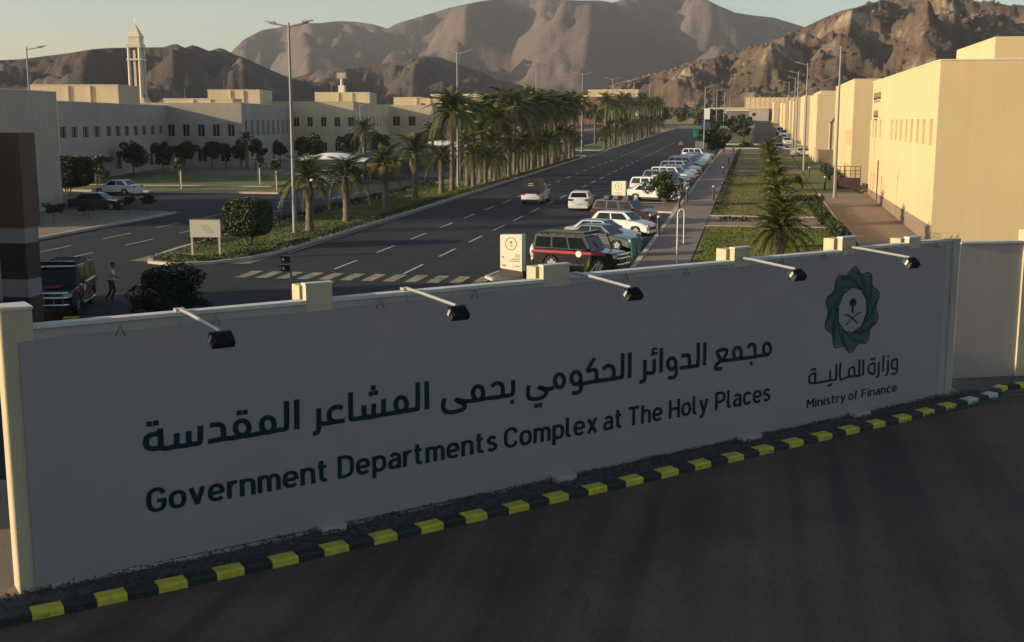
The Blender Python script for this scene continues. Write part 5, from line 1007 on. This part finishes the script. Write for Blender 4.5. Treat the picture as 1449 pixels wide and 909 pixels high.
# left sign board on two legs
t=thing('notice_board','cream notice board on two legs at the tip of the median','notice board',(-30.56,62.55,gz(62.5)+.14),R(12))
for s in (-.78,.78): MB().box(s-.05,s+.05,-.05,.05,0,2.1).build('leg','trim',t); MB().box(s-.12,s+.12,-.12,.12,0,.12).build('foot','kerb',t)
MB().box(-.86,.86,-.06,.06,1.12,2.12).build('board','signcream',t); 
mb=MB(); 
for i in range(5): mb.box(-.35+.1*i,.15+.08*i,-.072,-.061,1.80-.10*i,1.83-.10*i)
mb.build('faded_print','tanpillar',t); MB().box(-.88,.88,-.08,.08,2.121,2.16).build('top_edge','redbrown',t)
def totem(x,y,h,w_,label,lines):
    t=thing('totem_sign',label,'sign',(x,y,gz(y)+.14),R(-14)); d=.22
    MB().box(-w_/2-.05,w_/2+.05,-d,d,0,.30).build('plinth','signdark',t)
    MB().add([(-w_/2,-d,.42),(w_/2,-d,.30),(w_/2,d,.30),(-w_/2,d,.42),(-w_/2,-d,h-.05),(w_/2,-d,h),(w_/2,d,h),(-w_/2,d,h-.05)],[(3,2,1,0),(4,5,6,7),(0,1,5,4),(1,2,6,5),(2,3,7,6),(3,0,4,7)]).build('panel','signcream',t)
    MB().box(-w_/2+.02,w_/2-.02,-d+.04,d-.04,.301,.42).build('neck','signdark',t)
    mb=MB(); k=20; r1,r2=w_*.27,w_*.24; cz_=h-.48
    vs=[(r*math.cos(2*PI*i/k),-d-.008,cz_+r*math.sin(2*PI*i/k)) for r in (r1,r2) for i in range(k)]; mb.add(vs,[(i,(i+1)%k,k+(i+1)%k,k+i) for i in range(k)])
    mb.add([(.07*math.cos(a)*1.1,-d-.009,cz_+.08+.07*math.sin(a)) for a in [2*PI*i/8 for i in range(8)]],[tuple(range(8))]); mb.box(-.015,.015,-d-.01,-d-.001,cz_-.06,cz_+.05); mb.box(-.09,.09,-d-.012,-d-.001,cz_-.13,cz_-.09)
    mb.build('ring_emblem','signmark',t)
    if lines:
        mb=MB()
        for z_,a,b in ((h-1.05,.18,.40),(h-1.15,.18,.40),(h-1.27,.02,.40),(h-1.37,-.08,.40),(h-1.62,.20,.40)): mb.box(a*w_,b*w_,-d-.008,-d-.001,z_,z_+.045)
        mb.box(-.40*w_,-.33*w_,-d-.008,-d-.001,h-1.22,h-1.11); mb.box(-.40*w_,-.24*w_,-d-.008,-d-.001,h-1.62,h-1.54); mb.build('printed_lines','signmark',t)
    else: MB().box(-.28*w_,.22*w_,-d-.008,-d-.001,h-1.05,h-1.0).build('printed_lines','signmark',t)
totem(-11.75,58.0,2.15,1.2,'cream totem sign with a ring emblem left of the rescue vehicle',True)
totem(-11.35,102.3,2.0,1.25,'smaller cream totem sign on the sandy island left of the bush',False)
GB='dark bollards with pale caps on the pavement'
for i,(x,y,lb) in enumerate([(-6.1,78.6,'bollard nearest the front, on the kerb side of the pavement'),(-5.8,95.4,'bollard second on the kerb side, near the sandy island'),(-5.75,105.8,'bollard third on the kerb side, right of the bush'),(-3.55,108.5,'bollard on the lawn side, nearest of the lawn side ones'),(-3.6,141.5,'second bollard on the lawn side'),(-3.6,170.7,'third bollard on the lawn side'),(7.0,124,'bollard beside the lamp post near the cream buildings'),(6.2,142,'bollard farther on beside the cream buildings'),(-3.6,205,'last bollard by the far street kerb')]):
    t=thing('bollard','dark '+lb,'bollard',(x,y,gz(y)+.13),0,GB); MB().tube([(0,0,0),(0,0,1.15)],.10,10).build('post','darkmetal',t,smooth=40); MB().tube([(0,0,1.151),(0,0,1.27)],[.115,.08],10).build('cap','trim',t,smooth=40)
t=thing('barrier_hoop','tall thin white metal hoop standing on the pavement','hoop barrier',(-3.97,64.4,gz(64.4)+.13))
MB().tube([(0,0,0),(0,0,2.75),(.12,.02,2.95),(.3,.05,2.95),(.34,.06,2.75),(.34,.06,1.1)],.035,8).build('hoop','white',t,smooth=50)
t=thing('teal_panel','leaning teal panel standing at the pavement kerb behind the rescue vehicle','panel',(-6.55,67.6,gz(67.6)+.02))
MB().add([(-.15,-.6,0),(.15,1.2,.15),(.2,1.2,1.05),(-.25,-.6,1.15),(-.09,-.61,0),(.21,1.19,.15),(.26,1.19,1.05),(-.19,-.61,1.15)],[(0,1,2,3),(7,6,5,4),(0,4,5,1),(1,5,6,2),(2,6,7,3),(3,7,4,0)]).build('board','teal',t); MB().tube([(.1,.3,0),(0,.3,.9)],.03,5).build('stand','darkmetal',t)
# traffic signal behind the wall
t=thing('pedestrian_signal','slim pole with two dark signal heads behind the entrance wall','traffic signal',(-20.28,49.83,gz(49.8)))
MB().tube([(0,0,0),(0,0,2.0)],.05,8).build('pole','pole',t); 
for z_ in (1.45,1.85): h=MB().box(-.42,-.06,-.13,.13,z_-.14,z_+.16).build('signal_head','black',t); MB().box(-.56,-.42,-.11,.11,z_+.08,z_+.13).build('hood','black',h); MB().tube([(-.30,-.131,z_),(-.30,-.15,z_)],.07,8).build('lens','lens',h)
# traffic signs at the far end of the row
def tri(x,y,h,label):
    t=thing('road_sign',label,'road sign',(x,y,gz(y)+.1)); MB().tube([(0,0,0),(0,0,h)],.05,6).build('post','pole',t)
    MB().add([(-.6,-.08,h-.2),(.6,-.08,h-.2),(0,-.08,h+.85),(-.6,-.05,h-.2),(.6,-.05,h-.2),(0,-.05,h+.85)],[(0,1,2),(5,4,3),(0,3,4,1),(1,4,5,2),(2,5,3,0)]).build('plate','redsign',t); MB().add([(-.4,-.085,h-.1),(.4,-.085,h-.1),(0,-.085,h+.6)],[(0,1,2)]).build('face','white',t); return t
tri(-10.9,180,2.6,'white triangular warning sign with red border beside the road before the far cars')
t=thing('road_sign','green directional sign board by the road end','road sign',(-11.0,236,gz(236)+.1)); MB().tube([(0,0,0),(0,0,3)],.06,6).build('post','pole',t); MB().box(-.9,.9,-.1,-.04,2.2,3.6).build('plate','green',t)
t=thing('road_sign','dark blue sign board just behind the green one','road sign',(-9.9,244,gz(244)+.1)); MB().tube([(0,0,0),(0,0,3)],.06,6).build('post','pole',t); MB().box(-.9,.9,-.1,-.04,2.3,4.6).build('plate','blue',t)
t=thing('sign_panel','small white upright panel behind the far parked cars','sign',(-8.8,192,gz(192)+.1)); MB().box(-.6,.6,-.1,.1,.3,2.6).build('panel','signcream',t); MB().box(-.65,.65,-.15,.15,0,.299).build('plinth','signdark',t)
t=thing('utility_cabinet','white banner sign on the far lamp post','sign',(-8.9,213.6,gz(213.6)+5.9)); MB().box(-.1,.9,-.05,.05,0,1.9).build('panel','white',t)
# yellow and black kerb pieces inside the gate
kb=bpy.data.objects.new('inner_kerb',None); C.objects.link(kb); kb['kind']='structure'
for i in range(8):
    x0=-27.4+.62*i; y0=43.0+.16*i; MB().obox((x0,y0,gz(43)),Vector((.968,.25,0)),Vector((-.25,.968,0)),Z,0,.6,-.13,.13,-.05,.2).build('kerb_block','kyellow' if i%2==0 else 'kblack',kb)
# canopies: stretched fabric on steel posts
def canopy(x,y,w_,d_,h,label):
    t=thing('shade_canopy',label,'canopy',(x,y,gz(y)),R(6)); mb=MB(); nu,nv=18,6; vs=[]
    for i in range(nu+1):
        for j in range(nv+1):
            u=i/nu; v=j/nv; sag=.28*abs(math.sin(PI*u*3)); z_=h+1.15*math.sin(PI*min(1,.15+v*.75))*(.35+.65*math.sin(PI*min(max(u,.06),.96)))-.3*sag*(1-v); vs.append((u*w_,v*d_-.25*math.sin(PI*u*3)**2*(1-v),z_))
    fs=[(i*(nv+1)+j,(i+1)*(nv+1)+j,(i+1)*(nv+1)+j+1,i*(nv+1)+j+1) for i in range(nu) for j in range(nv)]
    n0=len(vs); mb.add(vs+[(a,b,c-.04) for a,b,c in vs],fs+[tuple(k+n0 for k in f[::-1]) for f in fs]); mb.build('fabric','canvas',t,smooth=60)
    for i in range(4): xx=w_*(i+.5)/4; MB().tube([(xx,d_*.75,0),(xx,d_*.75,h+1.0)],.09,8).build('post','pole',t); MB().tube([(xx,d_*.75,h+1.0),(xx,.1,h+.35)],.05,6).build('rib','pole',t)
canopy(-51.6,127.5,8.6,5.5,2.15,'long white stretched fabric canopy over parked cars, nearer of two'); canopy(-52.0,178,8.6,5.5,2.0,'white fabric canopy farther up the service road, beside the palms')

t=thing('boundary_wall','reddish brown low wall behind the nearer canopy','low wall',(-52,136.5,gz(136))); MB().box(0,10,0,.25,-.2,1.7).build('wall','redbrown',t)
t=thing('boundary_wall','reddish brown low wall seen between the median palm trunks','low wall',(-46.5,146,gz(146))); MB().box(0,.3,0,36,-.3,1.9).build('wall','redbrown',t)
# ---------------------------------------------------------------- the walking man
def person(x,y,hd,label):
    t=thing('person',label,'person',(x,y,gz(y)+.012),hd)
    J=dict(pel=(0,0,.92),wai=(.01,0,1.08),che=(.05,0,1.32),nec=(.09,0,1.49),hed=(.12,0,1.60),
      ls=(.05,.19,1.42),le=(-.08,.27,1.18),lh=(.05,.28,.97),rs=(.05,-.19,1.42),re=(.20,-.26,1.20),rh=(.42,-.22,1.12),
      lp=(0,.10,.90),lk=(.12,.11,.50),la=(-.06,.11,.09),lt=(.10,.12,.04),rp=(0,-.10,.90),rk=(-.02,-.11,.49),ra=(-.26,-.11,.13),rt=(-.14,-.12,.05))
    rd=dict(pel=.155,wai=.15,che=.175,nec=.055,hed=.06,ls=.085,le=.06,lh=.038,rs=.075,re=.05,rh=.038,lp=.095,lk=.065,la=.045,lt=.04,rp=.095,rk=.065,ra=.045,rt=.04)
    E=[('pel','wai'),('wai','che'),('che','nec'),('nec','hed'),('che','ls'),('ls','le'),('le','lh'),('che','rs'),('rs','re'),('re','rh'),('pel','lp'),('lp','lk'),('lk','la'),('la','lt'),('pel','rp'),('rp','rk'),('rk','ra'),('ra','rt')]
    # fingers
    for s,hn in ((1,'lh'),(-1,'rh')):
        b=Vector(J[hn])
        for i in range(4):
            a=hn+'f%d'%i; J[a]=tuple(b+Vector((.02+.02*i-.03 if hn=='lh' else .09-.008*i,(.0 if hn=='lh' else -.03+.02*i),-.10+.008*abs(i-1) if hn=='lh' else -.02))); rd[a]=.010; E.append((hn,a))
        a=hn+'t'; J[a]=tuple(b+Vector((.05,-.02*s,-.03))); rd[a]=.012; E.append((hn,a))
    ks=list(J); me=bpy.data.meshes.new('body'); me.from_pydata([J[k] for k in ks],[(ks.index(a),ks.index(b)) for a,b in E],[]); o=bpy.data.objects.new('body',me); C.objects.link(o)
    sk_=o.modifiers.new('s','SKIN'); 
    for i,k in enumerate(ks): me.skin_vertices[0].data[i].radius=(rd[k],rd[k]*(1.25 if k in('che','wai','pel') else 1)); 
    me.skin_vertices[0].data[0].use_root=True
    ss=o.modifiers.new('u','SUBSURF'); ss.levels=2; ss.render_levels=2
    dg=bpy.context.evaluated_depsgraph_get(); m2=bpy.data.meshes.new_from_object(o.evaluated_get(dg)); bpy.data.objects.remove(o)
    for k in ('trouser','shirt','skin'): m2.materials.append(M[k])
    for p in m2.polygons:
        c=p.center; p.use_smooth=True
        p.material_index=0 if c.z<.98 and abs(c.y)<.22 else (1 if c.z<1.47 and c.z>1.0 and not (c.x>.22) and not(abs(c.y)>.23 and c.z<1.22) else 2)
    link('body',m2,t)
    h=MB(); h.ellip((.13,0,1.66),(.095,.075,.125),14,10); h.ellip((.225,0,1.645),(.02,.014,.022),6,5); h.ellip((.13,.077,1.65),(.015,.01,.028),6,5); h.ellip((.13,-.077,1.65),(.015,.01,.028),6,5); hd_=h.build('head','skin',t,smooth=60)
    MB().ellip((.105,0,1.70),(.098,.083,.105),14,10).build('hair','hair',hd_,smooth=60)
    MB().ellip((.212,.03,1.675),(.01,.012,.008),6,4).build('eye','black',hd_); MB().ellip((.212,-.03,1.675),(.01,.012,.008),6,4).build('eye','black',hd_); MB().box(.205,.218,-.02,.02,1.60,1.606).build('mouth','redbrown',hd_)
    MB().tube([(.05,0,.985),(.055,0,1.05)],[.165,.158],14,False).build('shirt_hem','shirt',t,smooth=50)
    return t
person(-28.05,47.9,R(20),'man in a white shirt and dark trousers walking beside the dark off-road vehicle')
# ---------------------------------------------------------------- air
hz=MB().box(-4200,4200,-150,5200,-8,385).build('haze',[],kind='stuff')
vm=bpy.data.materials.new('air'); vm.use_nodes=True; t_=vm.node_tree
for n_ in list(t_.nodes):
    if n_.type=='BSDF_PRINCIPLED': t_.nodes.remove(n_)
pv=t_.nodes.new('ShaderNodeVolumePrincipled'); pv.inputs['Color'].default_value=(.93,.95,1,1); pv.inputs['Density'].default_value=HAZE; pv.inputs['Anisotropy'].default_value=.2
t_.links.new(pv.outputs[0],[n_ for n_ in t_.nodes if n_.type=='OUTPUT_MATERIAL'][0].inputs['Volume']); hz.data.materials.append(vm)
